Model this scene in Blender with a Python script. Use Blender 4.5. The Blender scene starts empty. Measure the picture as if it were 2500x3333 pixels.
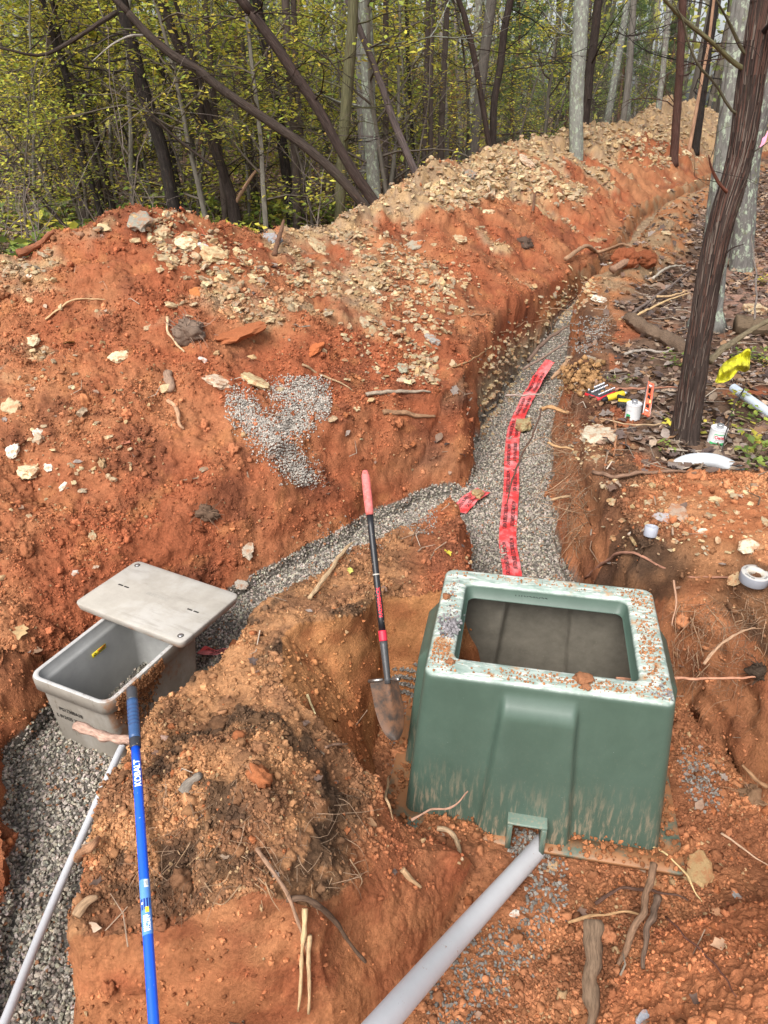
import bpy, bmesh, math, random
import numpy as np
from mathutils import Vector, Matrix

# ------------------------------------------------------------------ camera, world, sun, exposure
sc = bpy.context.scene
CAM_H, PITCH, FPX = 2.0, math.radians(29.0), 2400.0
cam_d = bpy.data.cameras.new("camera")
cam = bpy.data.objects.new("camera", cam_d)
sc.collection.objects.link(cam)
cam.location = (0, 0, CAM_H)
cam.rotation_euler = (math.radians(90) - PITCH, 0, 0)
cam_d.sensor_fit = 'VERTICAL'
cam_d.sensor_height = 36.0
cam_d.lens = FPX / 3333.0 * 36.0
cam_d.clip_end = 500
cam_d.clip_start = 0.05
sc.camera = cam

SUN_EL, SUN_AZ = math.radians(48), math.radians(205)   # azimuth clockwise from +Y
w = bpy.data.worlds.new("World"); sc.world = w; w.use_nodes = True
nt = w.node_tree; nt.nodes.clear()
out = nt.nodes.new('ShaderNodeOutputWorld'); bg = nt.nodes.new('ShaderNodeBackground')
sky = nt.nodes.new('ShaderNodeTexSky'); sky.sky_type = 'NISHITA'; sky.sun_disc = False
sky.sun_elevation = SUN_EL; sky.sun_rotation = SUN_AZ; sky.air_density = 1.0; sky.dust_density = 4.0; sky.ozone_density = 1.0
hs = nt.nodes.new('ShaderNodeHueSaturation'); hs.inputs['Saturation'].default_value = 0.32
nt.links.new(sky.outputs[0], hs.inputs['Color']); nt.links.new(hs.outputs[0], bg.inputs[0])
bg.inputs[1].default_value = 0.15
nt.links.new(bg.outputs[0], out.inputs[0])
sd = bpy.data.lights.new("sun", 'SUN'); sd.energy = 2.1; sd.angle = math.radians(32); sd.color = (1.0, 0.965, 0.92)
sun = bpy.data.objects.new("sun", sd); sc.collection.objects.link(sun)
sun.rotation_euler = (math.radians(90) - SUN_EL, 0, -SUN_AZ + math.pi)
dvec = Vector((math.sin(SUN_AZ) * math.cos(SUN_EL), math.cos(SUN_AZ) * math.cos(SUN_EL), math.sin(SUN_EL)))
sun.rotation_euler = dvec.to_track_quat('Z', 'Y').to_euler()
sc.view_settings.view_transform = 'Standard'; sc.view_settings.look = 'None'
sc.view_settings.exposure = 0.68; sc.view_settings.gamma = 1.0
sc.render.engine = 'CYCLES'
sc.cycles.max_bounces = 5; sc.cycles.diffuse_bounces = 3; sc.cycles.transparent_max_bounces = 4
sc.cycles.use_denoising = True

# ------------------------------------------------------------------ helpers
R = random.Random(7)
NR = np.random.RandomState(11)
SP, CP = math.sin(PITCH), math.cos(PITCH)

def ray(u, v):
    a = (1666.5 - v) / FPX
    return np.array([(u - 1250.0) / FPX, CP + a * SP, -SP + a * CP])
def PZ(u, v, z):
    d = ray(u, v); t = (z - CAM_H) / d[2]
    return np.array([0, 0, CAM_H]) + d * t
def PY(u, v, Y):
    d = ray(u, v); t = Y / d[1]
    return np.array([0, 0, CAM_H]) + d * t
def proj(V):
    V = np.atleast_2d(V); zz = V[:, 2] - CAM_H
    dep = V[:, 1] * CP - zz * SP; up = V[:, 1] * SP + zz * CP
    dep = np.where(np.abs(dep) < 1e-6, 1e-6, dep)
    return 1250 + V[:, 0] / dep * FPX, 1666.5 - up / dep * FPX, dep

_perm = np.random.RandomState(3).permutation(256)
_perm = np.concatenate([_perm, _perm, _perm])
_g = np.array([[1,1,0],[-1,1,0],[1,-1,0],[-1,-1,0],[1,0,1],[-1,0,1],[1,0,-1],[-1,0,-1],[0,1,1],[0,-1,1],[0,1,-1],[0,-1,-1],[1,1,0],[-1,1,0],[0,-1,1],[0,-1,-1]], float)
def noise3(x, y, z):
    x = np.asarray(x, float); y = np.asarray(y, float) + 0 * x; z = np.asarray(z, float) + 0 * x
    xi = np.floor(x).astype(np.int64); yi = np.floor(y).astype(np.int64); zi = np.floor(z).astype(np.int64)
    xf = x - xi; yf = y - yi; zf = z - zi
    xi &= 255; yi &= 255; zi &= 255
    u = xf * xf * (3 - 2 * xf); v = yf * yf * (3 - 2 * yf); w_ = zf * zf * (3 - 2 * zf)
    def gr(dx, dy, dz):
        h = _perm[_perm[_perm[(xi + dx) & 255] + ((yi + dy) & 255)] + ((zi + dz) & 255)] & 15
        g = _g[h]
        return g[..., 0] * (xf - dx) + g[..., 1] * (yf - dy) + g[..., 2] * (zf - dz)
    def L(a, b, t): return a + (b - a) * t
    return L(L(L(gr(0,0,0), gr(1,0,0), u), L(gr(0,1,0), gr(1,1,0), u), v),
             L(L(gr(0,0,1), gr(1,0,1), u), L(gr(0,1,1), gr(1,1,1), u), v), w_)
def N2(x, y, f, s=0.0): return noise3(np.asarray(x) * f + s * 7.3, np.asarray(y) * f - s * 3.1, s * 1.7 + 0.37)
def sst(a, b, x):
    t = np.clip((x - a) / (b - a), 0, 1); return t * t * (3 - 2 * t)
def mix(a, b, t):
    t = np.asarray(t)[..., None]; return np.asarray(a) * (1 - t) + np.asarray(b) * t

def poly_dist(x, y, pts):
    """distance to an open polyline; pts rows x, y, attrs...; returns d, side (+ = left of travel), attrs"""
    pts = np.array(pts, float); best = np.full(x.shape, 1e9); side = np.ones(x.shape)
    at = [np.zeros(x.shape) for _ in range(pts.shape[1] - 2)]
    for a, b in zip(pts[:-1], pts[1:]):
        dx, dy = b[0] - a[0], b[1] - a[1]; L2 = dx * dx + dy * dy
        t = np.clip(((x - a[0]) * dx + (y - a[1]) * dy) / L2, 0, 1)
        ex, ey = x - (a[0] + t * dx), y - (a[1] + t * dy); d = np.sqrt(ex * ex + ey * ey)
        m = d < best
        best = np.where(m, d, best); cr = dx * ey - dy * ex
        side = np.where(m, np.where(cr >= 0, 1.0, -1.0), side)
        for k in range(len(at)): at[k] = np.where(m, a[2 + k] + t * (b[2 + k] - a[2 + k]), at[k])
    return best, side, at
def polygon_sd(x, y, pts):
    pts = np.array(pts, float); d, _, _ = poly_dist(x, y, np.vstack([pts, pts[:1]]))
    ins = np.zeros(x.shape, bool); n = len(pts)
    for i in range(n):
        x1, y1 = pts[i]; x2, y2 = pts[(i + 1) % n]
        c = (y1 > y) != (y2 > y)
        xx = (x2 - x1) * (y - y1) / (y2 - y1 + 1e-12) + x1
        ins ^= c & (x < xx)
    return np.where(ins, -d, d)

# ------------------------------------------------------------------ mesh building
def tag(o, label=None, cat=None, group=None, kind=None):
    if label: o["label"] = label
    if cat: o["category"] = cat
    if group: o["group"] = group
    if kind: o["kind"] = kind
    return o
def empty(name, loc=(0, 0, 0), label=None, cat=None, group=None, kind=None):
    o = bpy.data.objects.new(name, None); sc.collection.objects.link(o); o.location = loc
    o.empty_display_size = 0.05
    return tag(o, label, cat, group, kind)
class MB:
    """collects vertices, faces, colours, uvs -> ONE mesh object"""
    def __init__(s): s.V = []; s.F = []; s.C = []; s.U = []; s.n = 0
    def add(s, V, F, col=None, uv=None):
        V = np.asarray(V, float).reshape(-1, 3)
        s.V.append(V)
        if isinstance(F, np.ndarray): F = [F]
        elif len(F) and not isinstance(F[0], np.ndarray):
            by = {}
            for f in F: by.setdefault(len(f), []).append(f)
            F = [np.array(q, int) for q in by.values()]
        for f in F: s.F.append(f + s.n)
        c = np.ones((len(V), 4)); c[:, :3] = (0.5, 0.5, 0.5) if col is None else col
        s.C.append(c)
        s.U.append(np.zeros((len(V), 2)) if uv is None else np.asarray(uv, float))
        s.n += len(V); return s
    def build(s, name, mat, parent=None, smooth=True, loc=None):
        V = np.concatenate(s.V); C = np.concatenate(s.C); U = np.concatenate(s.U)
        me = bpy.data.meshes.new(name)
        off = np.array(loc, float) if loc is not None else np.zeros(3)
        me.vertices.add(len(V)); me.vertices.foreach_set('co', (V - off).astype(np.float32).ravel())
        tot = np.concatenate([np.full(len(f), f.shape[1], np.int32) for f in s.F])
        lv = np.concatenate([f.ravel() for f in s.F]).astype(np.int32)
        st = np.concatenate([[0], np.cumsum(tot)[:-1]]).astype(np.int32)
        me.loops.add(len(lv)); me.loops.foreach_set('vertex_index', lv)
        me.polygons.add(len(tot)); me.polygons.foreach_set('loop_start', st); me.polygons.foreach_set('loop_total', tot)
        me.polygons.foreach_set('use_smooth', np.full(len(tot), bool(smooth)))
        ca = me.color_attributes.new('Col', 'FLOAT_COLOR', 'POINT'); ca.data.foreach_set('color', C.astype(np.float32).ravel())
        ul = me.uv_layers.new(name='UVMap'); ul.data.foreach_set('uv', U[lv].astype(np.float32).ravel())
        me.update(calc_edges=True); me.validate()
        if mat is not None: me.materials.append(mat)
        o = bpy.data.objects.new(name, me); sc.collection.objects.link(o)
        if loc is not None: o.location = loc
        if parent is not None: o.parent = parent
        return o
def box(c, s, rot=None, bev=0.0):
    hx, hy, hz = s[0] / 2, s[1] / 2, s[2] / 2
    if bev <= 0:
        V = np.array([[x, y, z] for z in (-hz, hz) for x, y in ((-hx, -hy), (hx, -hy), (hx, hy), (-hx, hy))])
        F = [(0, 3, 2, 1), (4, 5, 6, 7), (0, 1, 5, 4), (1, 2, 6, 5), (2, 3, 7, 6), (3, 0, 4, 7)]
    else:
        b = bev; V = []; F = []
        rings = [(-hz, b), (-hz + b, 0), (hz - b, 0), (hz, b)]
        def rr(ins): 
            x, y = hx - ins, hy - ins; k = b
            return [(-x + k, -y), (x - k, -y), (x, -y + k), (x, y - k), (x - k, y), (-x + k, y), (-x, y - k), (-x, -y + k)]
        for z, ins in rings: V += [(a, bb, z) for a, bb in rr(ins)]
        V = np.array(V)
        for k in range(3):
            for i in range(8): F.append((k * 8 + i, k * 8 + (i + 1) % 8, (k + 1) * 8 + (i + 1) % 8, (k + 1) * 8 + i))
        F.append(tuple(range(7, -1, -1))); F.append(tuple(range(24, 32)))
    if rot is not None: V = V @ np.array(rot).T
    return V + np.array(c), F
def rotz(a): c, s = math.cos(a), math.sin(a); return np.array([[c, -s, 0], [s, c, 0], [0, 0, 1]])
def rotx(a): c, s = math.cos(a), math.sin(a); return np.array([[1, 0, 0], [0, c, -s], [0, s, c]])
def roty(a): c, s = math.cos(a), math.sin(a); return np.array([[c, 0, s], [0, 1, 0], [-s, 0, c]])
def smooth_path(P, n):
    P = np.asarray(P, float)
    if len(P) < 3: 
        t = np.linspace(0, 1, n)[:, None]; return P[0] * (1 - t) + P[-1] * t
    Q = np.vstack([2 * P[0] - P[1], P, 2 * P[-1] - P[-2]])
    res = []; m = len(P) - 1
    for t in np.linspace(0, m - 1e-6, n):
        i = int(t); f = t - i; a, b, c, d = Q[i], Q[i + 1], Q[i + 2], Q[i + 3]
        res.append(0.5 * ((2 * b) + (-a + c) * f + (2 * a - 5 * b + 4 * c - d) * f * f + (-a + 3 * b - 3 * c + d) * f ** 3))
    return np.array(res)
def tube(path, r, n=8, cap=True, rough=0.0, rf=8.0, seed=0.0, ridge=0.0):
    P = np.asarray(path, float); m = len(P); r = np.broadcast_to(np.asarray(r, float), (m,)) if np.ndim(r) == 0 or len(np.atleast_1d(r)) == m else np.interp(np.linspace(0, 1, m), np.linspace(0, 1, len(r)), r)
    T = np.gradient(P, axis=0); T /= np.linalg.norm(T, axis=1)[:, None] + 1e-12
    ref = np.array([0, 0, 1.0]) if abs(T[0][2]) < 0.9 else np.array([0, -1.0, 0])
    A = np.cross(T[0], ref); A /= np.linalg.norm(A); fr = []
    for i in range(m):
        A = A - T[i] * A.dot(T[i]); A /= np.linalg.norm(A) + 1e-12; fr.append((A, np.cross(T[i], A)))
    L = np.concatenate([[0], np.cumsum(np.linalg.norm(np.diff(P, axis=0), axis=1))])
    nn = n + 1; V = np.zeros((m, nn, 3)); U = np.zeros((m, nn, 2)); ang = np.arange(nn) / n * 2 * math.pi
    ca, sa = np.cos(ang), np.sin(ang)
    Am = np.array([f[0] for f in fr]); Bm = np.array([f[1] for f in fr])
    D = Am[:, None, :] * ca[None, :, None] + Bm[:, None, :] * sa[None, :, None]
    rr = np.repeat(r[:, None], nn, 1)
    if rough > 0:
        q = P[:, None, :] + D * rr[..., None]
        rr = rr * (1 + rough * 2 * noise3(q[..., 0] * rf + seed, q[..., 1] * rf + seed * 2, q[..., 2] * rf))
    if ridge > 0:
        rr = rr + ridge * 2 * noise3(ca[None, :] * 3.2 + 0 * rr + seed, sa[None, :] * 3.2 + 0 * rr, L[:, None] * 1.3 + 0 * rr) + ridge * noise3(ca[None, :] * 8 + 0 * rr + seed, sa[None, :] * 8 + 0 * rr, L[:, None] * 3 + 0 * rr)
    V = P[:, None, :] + D * rr[..., None]
    U[..., 0] = ang[None, :] * np.maximum(r.mean(), 1e-4); U[..., 1] = L[:, None]
    V = V.reshape(-1, 3)
    i = np.arange(m - 1)[:, None] * nn; j = np.arange(n)[None, :]
    F = np.stack([i + j, i + j + 1, i + nn + j + 1, i + nn + j], -1).reshape(-1, 4)
    Fs = [F]
    if cap: Fs += [np.arange(n - 1, -1, -1)[None, :], ((m - 1) * nn + np.arange(n))[None, :]]
    return V, Fs, U.reshape(-1, 2)
def lathe(prof, n=32, c=(0, 0, 0), rot=None):
    m = len(prof); ang = np.arange(n) / n * 2 * math.pi
    V = np.array([[r * math.cos(a), r * math.sin(a), z] for r, z in prof for a in ang])
    F = np.array([[k * n + i, k * n + (i + 1) % n, (k + 1) * n + (i + 1) % n, (k + 1) * n + i] for k in range(m - 1) for i in range(n)])
    if rot is not None: V = V @ np.array(rot).T
    return V + np.array(c), F
def rrect(hx, hy, r, z, nc=6, ne=10):
    """rounded rectangle ring, counter-clockwise, starting on the front (-y) edge"""
    pts = []
    cs = [(hx - r, -hy + r, -90), (hx - r, hy - r, 0), (-hx + r, hy - r, 90), (-hx + r, -hy + r, 180)]
    starts = [(-hx + r, -hy), (hx, -hy + r), (hx - r, hy), (-hx, hy - r)]
    ends = [(hx - r, -hy), (hx, hy - r), (-hx + r, hy), (-hx, -hy + r)]
    for k in range(4):
        for i in range(ne):
            t = i / ne; pts.append((starts[k][0] * (1 - t) + ends[k][0] * t, starts[k][1] * (1 - t) + ends[k][1] * t, z))
        for i in range(nc):
            a = math.radians(cs[k][2] + 90 * i / nc); pts.append((cs[k][0] + r * math.cos(a), cs[k][1] + r * math.sin(a), z))
    return np.array(pts)
def loft(rings, cap0=False, cap1=False):
    n = len(rings[0]); m = len(rings); V = np.concatenate(rings)
    i = np.arange(m - 1)[:, None] * n; j = np.arange(n)[None, :]; jn = (j + 1) % n
    F = [np.stack([i + j, i + jn, i + n + jn, i + n + j], -1).reshape(-1, 4)]
    if cap0: F.append(np.arange(n - 1, -1, -1)[None, :])
    if cap1: F.append(((m - 1) * n + np.arange(n))[None, :])
    return V, F
_txt = {}
def text_mesh(s, size=1.0, bold=0.0, sx=1.0, fine=False):
    key = (s, bold, fine)
    if key not in _txt:
        cu = bpy.data.curves.new('t', 'FONT'); cu.body = s; cu.size = 1.0; cu.offset = bold; cu.resolution_u = 3
        o = bpy.data.objects.new('t', cu); sc.collection.objects.link(o)
        dg = bpy.context.evaluated_depsgraph_get(); me = o.evaluated_get(dg).to_mesh()
        bm = bmesh.new(); bm.from_mesh(me)
        if fine:
            bmesh.ops.triangulate(bm, faces=bm.faces[:])
            for _ in range(4):
                lg = [e for e in bm.edges if e.calc_length() > .16]
                if not lg: break
                bmesh.ops.subdivide_edges(bm, edges=lg, cuts=1); bmesh.ops.triangulate(bm, faces=[f for f in bm.faces if len(f.verts) > 3])
        bm.verts.index_update(); V = np.array([v.co[:] for v in bm.verts]); F = [tuple(v.index for v in f.verts) for f in bm.faces]; bm.free()
        o.evaluated_get(dg).to_mesh_clear(); bpy.data.objects.remove(o); bpy.data.curves.remove(cu)
        _txt[key] = (V, F)
    V, F = _txt[key]
    V = V.copy(); V[:, 0] *= size * sx; V[:, 1] *= size; return V, F

def ico(sub=0):
    t = (1 + 5 ** .5) / 2
    V = [(-1,t,0),(1,t,0),(-1,-t,0),(1,-t,0),(0,-1,t),(0,1,t),(0,-1,-t),(0,1,-t),(t,0,-1),(t,0,1),(-t,0,-1),(-t,0,1)]
    F = [(0,11,5),(0,5,1),(0,1,7),(0,7,10),(0,10,11),(1,5,9),(5,11,4),(11,10,2),(10,7,6),(7,1,8),(3,9,4),(3,4,2),(3,2,6),(3,6,8),(3,8,9),(4,9,5),(2,4,11),(6,2,10),(8,6,7),(9,8,1)]
    V = [np.array(v, float) / np.linalg.norm(v) for v in V]
    for _ in range(sub):
        c = {}; nf = []
        def md(a, b):
            k = (min(a, b), max(a, b))
            if k not in c: p = V[a] + V[b]; V.append(p / np.linalg.norm(p)); c[k] = len(V) - 1
            return c[k]
        for a, b, d in F:
            e, f, g = md(a, b), md(b, d), md(d, a); nf += [(a, e, g), (b, f, e), (d, g, f), (e, f, g)]
        F = nf
    return np.array(V), np.array(F)
def lump(sub, amt, sc3=(1, 1, 1), seed=0, freq=1.3):
    V, F = ico(sub); r = 1 + amt * 2 * noise3(V[:, 0] * freq + seed * 3.3, V[:, 1] * freq + seed, V[:, 2] * freq - seed) + amt * .8 * noise3(V[:, 0] * freq * 3 + seed, V[:, 1] * freq * 3, V[:, 2] * freq * 3)
    return V * r[:, None] * np.array(sc3), F
def angular(seed, sc3=(1, 1, 1)):
    rs = np.random.RandomState(seed); V, F = ico(0)
    V = V * rs.uniform(.65, 1.25, (12, 1)) + rs.uniform(-.18, .18, (12, 3))
    return V * np.array(sc3), F
def rand_rot(n, rs, flat=None):
    """n rotation matrices; flat: limits tilt (radians)"""
    if flat is None:
        q = rs.normal(size=(n, 4)); q /= np.linalg.norm(q, axis=1)[:, None]
    else:
        a = rs.uniform(0, 2 * math.pi, n); b = rs.normal(0, flat, n); c = rs.uniform(0, 2 * math.pi, n)
        q1 = np.stack([np.cos(a / 2), 0 * a, 0 * a, np.sin(a / 2)], 1)
        q2 = np.stack([np.cos(b / 2), np.sin(b / 2) * np.cos(c), np.sin(b / 2) * np.sin(c), 0 * a], 1)
        w1, x1, y1, z1 = q2.T; w2, x2, y2, z2 = q1.T
        q = np.stack([w1*w2-x1*x2-y1*y2-z1*z2, w1*x2+x1*w2+y1*z2-z1*y2, w1*y2-x1*z2+y1*w2+z1*x2, w1*z2+x1*y2-y1*x2+z1*w2], 1)
    w_, x, y, z = q.T
    return np.stack([1-2*(y*y+z*z), 2*(x*y-z*w_), 2*(x*z+y*w_), 2*(x*y+z*w_), 1-2*(x*x+z*z), 2*(y*z-x*w_), 2*(x*z-y*w_), 2*(y*z+x*w_), 1-2*(x*x+y*y)], 1).reshape(n, 3, 3)
def scatter(mb, protos, pos, scale, cols, rs, flat=None, aniso=None):
    pos = np.asarray(pos); n = len(pos); pick = rs.randint(0, len(protos), n); Rm = rand_rot(n, rs, flat)
    scale = np.broadcast_to(scale, (n,)); cols = np.asarray(cols)
    for k, (PV, PF) in enumerate(protos):
        m = np.where(pick == k)[0]
        if not len(m): continue
        S = scale[m][:, None, None] * PV[None]
        if aniso is not None: S = S * aniso[m][:, None, :]
        W = np.einsum('nij,nkj->nki', Rm[m], S) + pos[m][:, None, :]
        nv = len(PV); F = (np.arange(len(m))[:, None, None] * nv + np.asarray(PF)[None]).reshape(-1, np.asarray(PF).shape[1])
        mb.add(W.reshape(-1, 3), F, np.repeat(cols[m], nv, 0))

# ------------------------------------------------------------------ materials
def mat(name, base=None, rough=0.8, vcol=True, var=0.25, vscale=60, bump=0.0, bscale=120, bdist=0.004, spec=0.3, metal=0.0, uvfib=None, trans=0.0, coat=0.0, bump2=None):
    m = bpy.data.materials.new(name); m.use_nodes = True; t = m.node_tree; nd = t.nodes; lk = t.links
    b = nd['Principled BSDF']; b.inputs['Roughness'].default_value = rough; b.inputs['Metallic'].default_value = metal
    b.inputs['Specular IOR Level'].default_value = spec; b.inputs['Coat Weight'].default_value = coat
    tc = nd.new('ShaderNodeTexCoord')
    if vcol:
        at = nd.new('ShaderNodeAttribute'); at.attribute_name = 'Col'; src = at.outputs['Color']
    else:
        rg = nd.new('ShaderNodeRGB'); rg.outputs[0].default_value = (*base, 1); src = rg.outputs[0]
    vec = tc.outputs['Object']
    if uvfib:
        mp = nd.new('ShaderNodeMapping'); mp.inputs['Scale'].default_value = (uvfib[0], uvfib[1], 1)
        lk.new(tc.outputs['UV'], mp.inputs['Vector']); vec = mp.outputs[0]
    nz = nd.new('ShaderNodeTexNoise'); nz.inputs['Scale'].default_value = vscale; nz.inputs['Detail'].default_value = 5
    nz.inputs['Roughness'].default_value = .65
    lk.new(vec, nz.inputs['Vector'])
    mr = nd.new('ShaderNodeMapRange'); mr.inputs['From Min'].default_value = .25; mr.inputs['From Max'].default_value = .75
    mr.inputs['To Min'].default_value = 1 - var; mr.inputs['To Max'].default_value = 1 + var
    lk.new(nz.outputs['Fac'], mr.inputs['Value'])
    mu = nd.new('ShaderNodeVectorMath'); mu.operation = 'SCALE'; lk.new(src, mu.inputs[0]); lk.new(mr.outputs[0], mu.inputs['Scale'])
    lk.new(mu.outputs[0], b.inputs['Base Color'])
    if bump > 0:
        n2 = nd.new('ShaderNodeTexNoise'); n2.inputs['Scale'].default_value = bscale; n2.inputs['Detail'].default_value = 6; n2.inputs['Roughness'].default_value = .7
        lk.new(vec, n2.inputs['Vector'])
        bp = nd.new('ShaderNodeBump'); bp.inputs['Strength'].default_value = bump; bp.inputs['Distance'].default_value = bdist
        lk.new(n2.outputs['Fac'], bp.inputs['Height']); lk.new(bp.outputs[0], b.inputs['Normal'])
    if trans > 0:
        tr = nd.new('ShaderNodeBsdfTranslucent'); lk.new(mu.outputs[0], tr.inputs['Color'])
        ms = nd.new('ShaderNodeMixShader'); ms.inputs[0].default_value = trans
        lk.new(b.outputs[0], ms.inputs[1]); lk.new(tr.outputs[0], ms.inputs[2]); lk.new(ms.outputs[0], nd['Material Output'].inputs['Surface'])
    m['n'] = 1
    return m
def overlay(m, color, scale, lo, hi, coord='Object', mscale=(1, 1, 1), detail=6, fac=1.0, zband=None, axis=2, vor=False):
    """lay a noise-masked second colour (dirt, lichen, scuffs) over a material's base colour"""
    t = m.node_tree; nd = t.nodes; lk = t.links; b = nd['Principled BSDF']
    src = b.inputs['Base Color'].links[0].from_socket
    tc = nd.new('ShaderNodeTexCoord'); mp = nd.new('ShaderNodeMapping'); mp.inputs['Scale'].default_value = mscale
    lk.new(tc.outputs[coord], mp.inputs['Vector'])
    nz = nd.new('ShaderNodeTexNoise'); nz.inputs['Scale'].default_value = scale; nz.inputs['Detail'].default_value = detail; nz.inputs['Roughness'].default_value = .7
    lk.new(mp.outputs[0], nz.inputs['Vector'])
    mr = nd.new('ShaderNodeMapRange'); mr.inputs['From Min'].default_value = lo; mr.inputs['From Max'].default_value = hi
    mr.inputs['To Max'].default_value = fac; lk.new(nz.outputs['Fac'], mr.inputs['Value'])
    f = mr.outputs[0]
    if zband:
        sx = nd.new('ShaderNodeSeparateXYZ'); lk.new(tc.outputs[coord], sx.inputs[0])
        m2 = nd.new('ShaderNodeMapRange'); m2.inputs['From Min'].default_value = zband[0]; m2.inputs['From Max'].default_value = zband[1]
        lk.new(sx.outputs[axis], m2.inputs['Value'])
        mm = nd.new('ShaderNodeMath'); mm.operation = 'MULTIPLY'; lk.new(f, mm.inputs[0]); lk.new(m2.outputs[0], mm.inputs[1]); f = mm.outputs[0]
    mx = nd.new('ShaderNodeMix'); mx.data_type = 'RGBA'; lk.new(f, mx.inputs[0]); lk.new(src, mx.inputs[6]); mx.inputs[7].default_value = (*color, 1)
    lk.new(mx.outputs[2], b.inputs['Base Color'])
    return m

M_soil = mat('soil', rough=.95, var=.30, vscale=70, bump=.9, bscale=90, bdist=.012, spec=.1)
M_clod = mat('clod', rough=.95, var=.25, vscale=90, bump=.6, bscale=160, bdist=.005, spec=.1)
M_stone = mat('stone', rough=.8, var=.22, vscale=110, bump=.5, bscale=150, bdist=.004, spec=.25)
overlay(M_stone, (.34, .145, .065), 22, .47, .60, fac=.75)
M_gravel = mat('gravel', rough=.75, var=.25, vscale=150, bump=.3, bscale=200, bdist=.002, spec=.3)
M_leaf = mat('leaf', rough=.6, var=.15, vscale=30, spec=.25, trans=.45)
M_dead = mat('dead_leaf', rough=.65, var=.25, vscale=60, spec=.3, trans=.1)
M_wood = mat('stick_wood', rough=.9, var=.6, vscale=1.0, uvfib=(160, 25), bump=.6, bscale=1.0, bdist=.003, spec=.15)
M_bark = mat('bark', rough=.9, var=.7, vscale=1.0, uvfib=(70, 4), bump=1.0, bscale=1.0, bdist=.02, spec=.15)
overlay(M_bark, (.15, .12, .10), 1.0, .54, .68, coord='UV', mscale=(110, 9, 1), fac=.55)
overlay(M_bark, (.085, .045, .032), 1.0, .56, .68, coord='UV', mscale=(14, 2.0, 1), fac=.5)
overlay(M_bark, (.10, .105, .06), 1.0, .60, .70, coord='UV', mscale=(9, 3, 1), fac=.5)
M_barkfar = mat('bark_far', rough=.9, var=.4, vscale=1.0, uvfib=(30, 4), spec=.1)
M_lichen = mat('lichen_bark', rough=.95, var=.4, vscale=1.0, uvfib=(45, 9), bump=.8, bscale=1.0, bdist=.01, spec=.1)
overlay(M_lichen, (.36, .42, .32), 9, .52, .60, coord='UV', mscale=(2, 1, 1))
overlay(M_lichen, (.16, .18, .07), 4, .58, .66, coord='UV', mscale=(2, 1, 1), fac=.7)
M_paint = mat('paint', rough=.45, var=.08, vscale=40, spec=.4)
M_plain = mat('plain', rough=.6, var=.1, vscale=60, spec=.3)
M_metal = mat('metal', rough=.35, var=.1, vscale=60, metal=.9)
# ------------------------------------------------------------------ the ground as a height function
CREST = [(-6,-4,-.1),(-6,1,.0),(-5,4,.15),(-3.7,5.6,.62),(-3,6.2,.92),(-2.3,6.7,1.22),(-2.0,6.9,1.20),(-1.7,7.3,1.02),(-1.2,8.0,.80),(-.5,8.6,.82),(0,9.5,.98),(.7,11,1.2),
         (1.6,13.2,1.22),(2.6,15.6,1.35),(3.6,17.8,1.30),(4.6,19.6,1.55),(6.0,22,1.5),(7.4,24,1.55),(9.0,27,2.1),(11,30,2.0),(15,38,1.5),(24,52,.3)]
EDGE = [(-1.1,-1.5,-.4),(-1.3,.6,-.42),(-1.42,1.3,-.5),(-1.52,1.8,-.56),(-1.85,2.4,-.62),(-1.95,2.9,-.60),(-1.55,3.5,-.50),(-1.15,3.92,-.36),(-.75,4.18,-.28),(-.36,4.55,-.22),(-.1,4.9,-.12),(.3,5.35,-.05),
        (.62,5.9,0),(.88,6.5,.02),(1.4,7.7,.05),(2.12,9.3,.05),(3.55,12,.1),(5.0,16,.16),(7.4,20,.16),(10.2,25,.15),(14,31,.15),(26,50,.2)]
MAIN = [(.87,2.6,.33,-.78),(.87,4.2,.33,-.76),(1.0,5.3,.33,-.76),(1.25,6.5,.35,-.76),(1.74,7.8,.33,-.74),(1.98,8.5,.17,-.58),(2.30,9.3,.10,-.36),(3.75,12,.05,-.12),(5.35,16,.12,-.12),(7.75,20,.1,-.1),(10.5,25,.1,-.1),(13,29,.1,-.05)]
SIDE = [(1.0,5.2,.25,-.77),(.45,5.0,.25,-.78),(.08,4.68,.24,-.78),(-.2,4.32,.25,-.79),(-.58,3.92,.27,-.81),(-.91,3.52,.35,-.85),(-1.19,3.1,.50,-.895),(-1.36,2.6,.49,-.895),(-1.36,2.1,.24,-.88),(-1.31,1.78,.16,-.87),(-1.22,1.3,.13,-.86),(-1.1,.5,.13,-.8)]
PIT = [(-.05,2.78),(.02,3.02),(.52,3.04),(1.2,3.1),(1.60,3.12),(1.72,2.7),(1.80,2.2),(1.98,1.6),(2.1,.55),(.3,.55),(.0,.98),(-.95,.98),(-1.0,1.19),(-.6,1.22),(-.12,1.22),(.10,1.52),(.28,1.80),(.40,2.00),(.24,2.05),(.07,2.12),(-.05,2.3),(-.06,2.5)]

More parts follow.
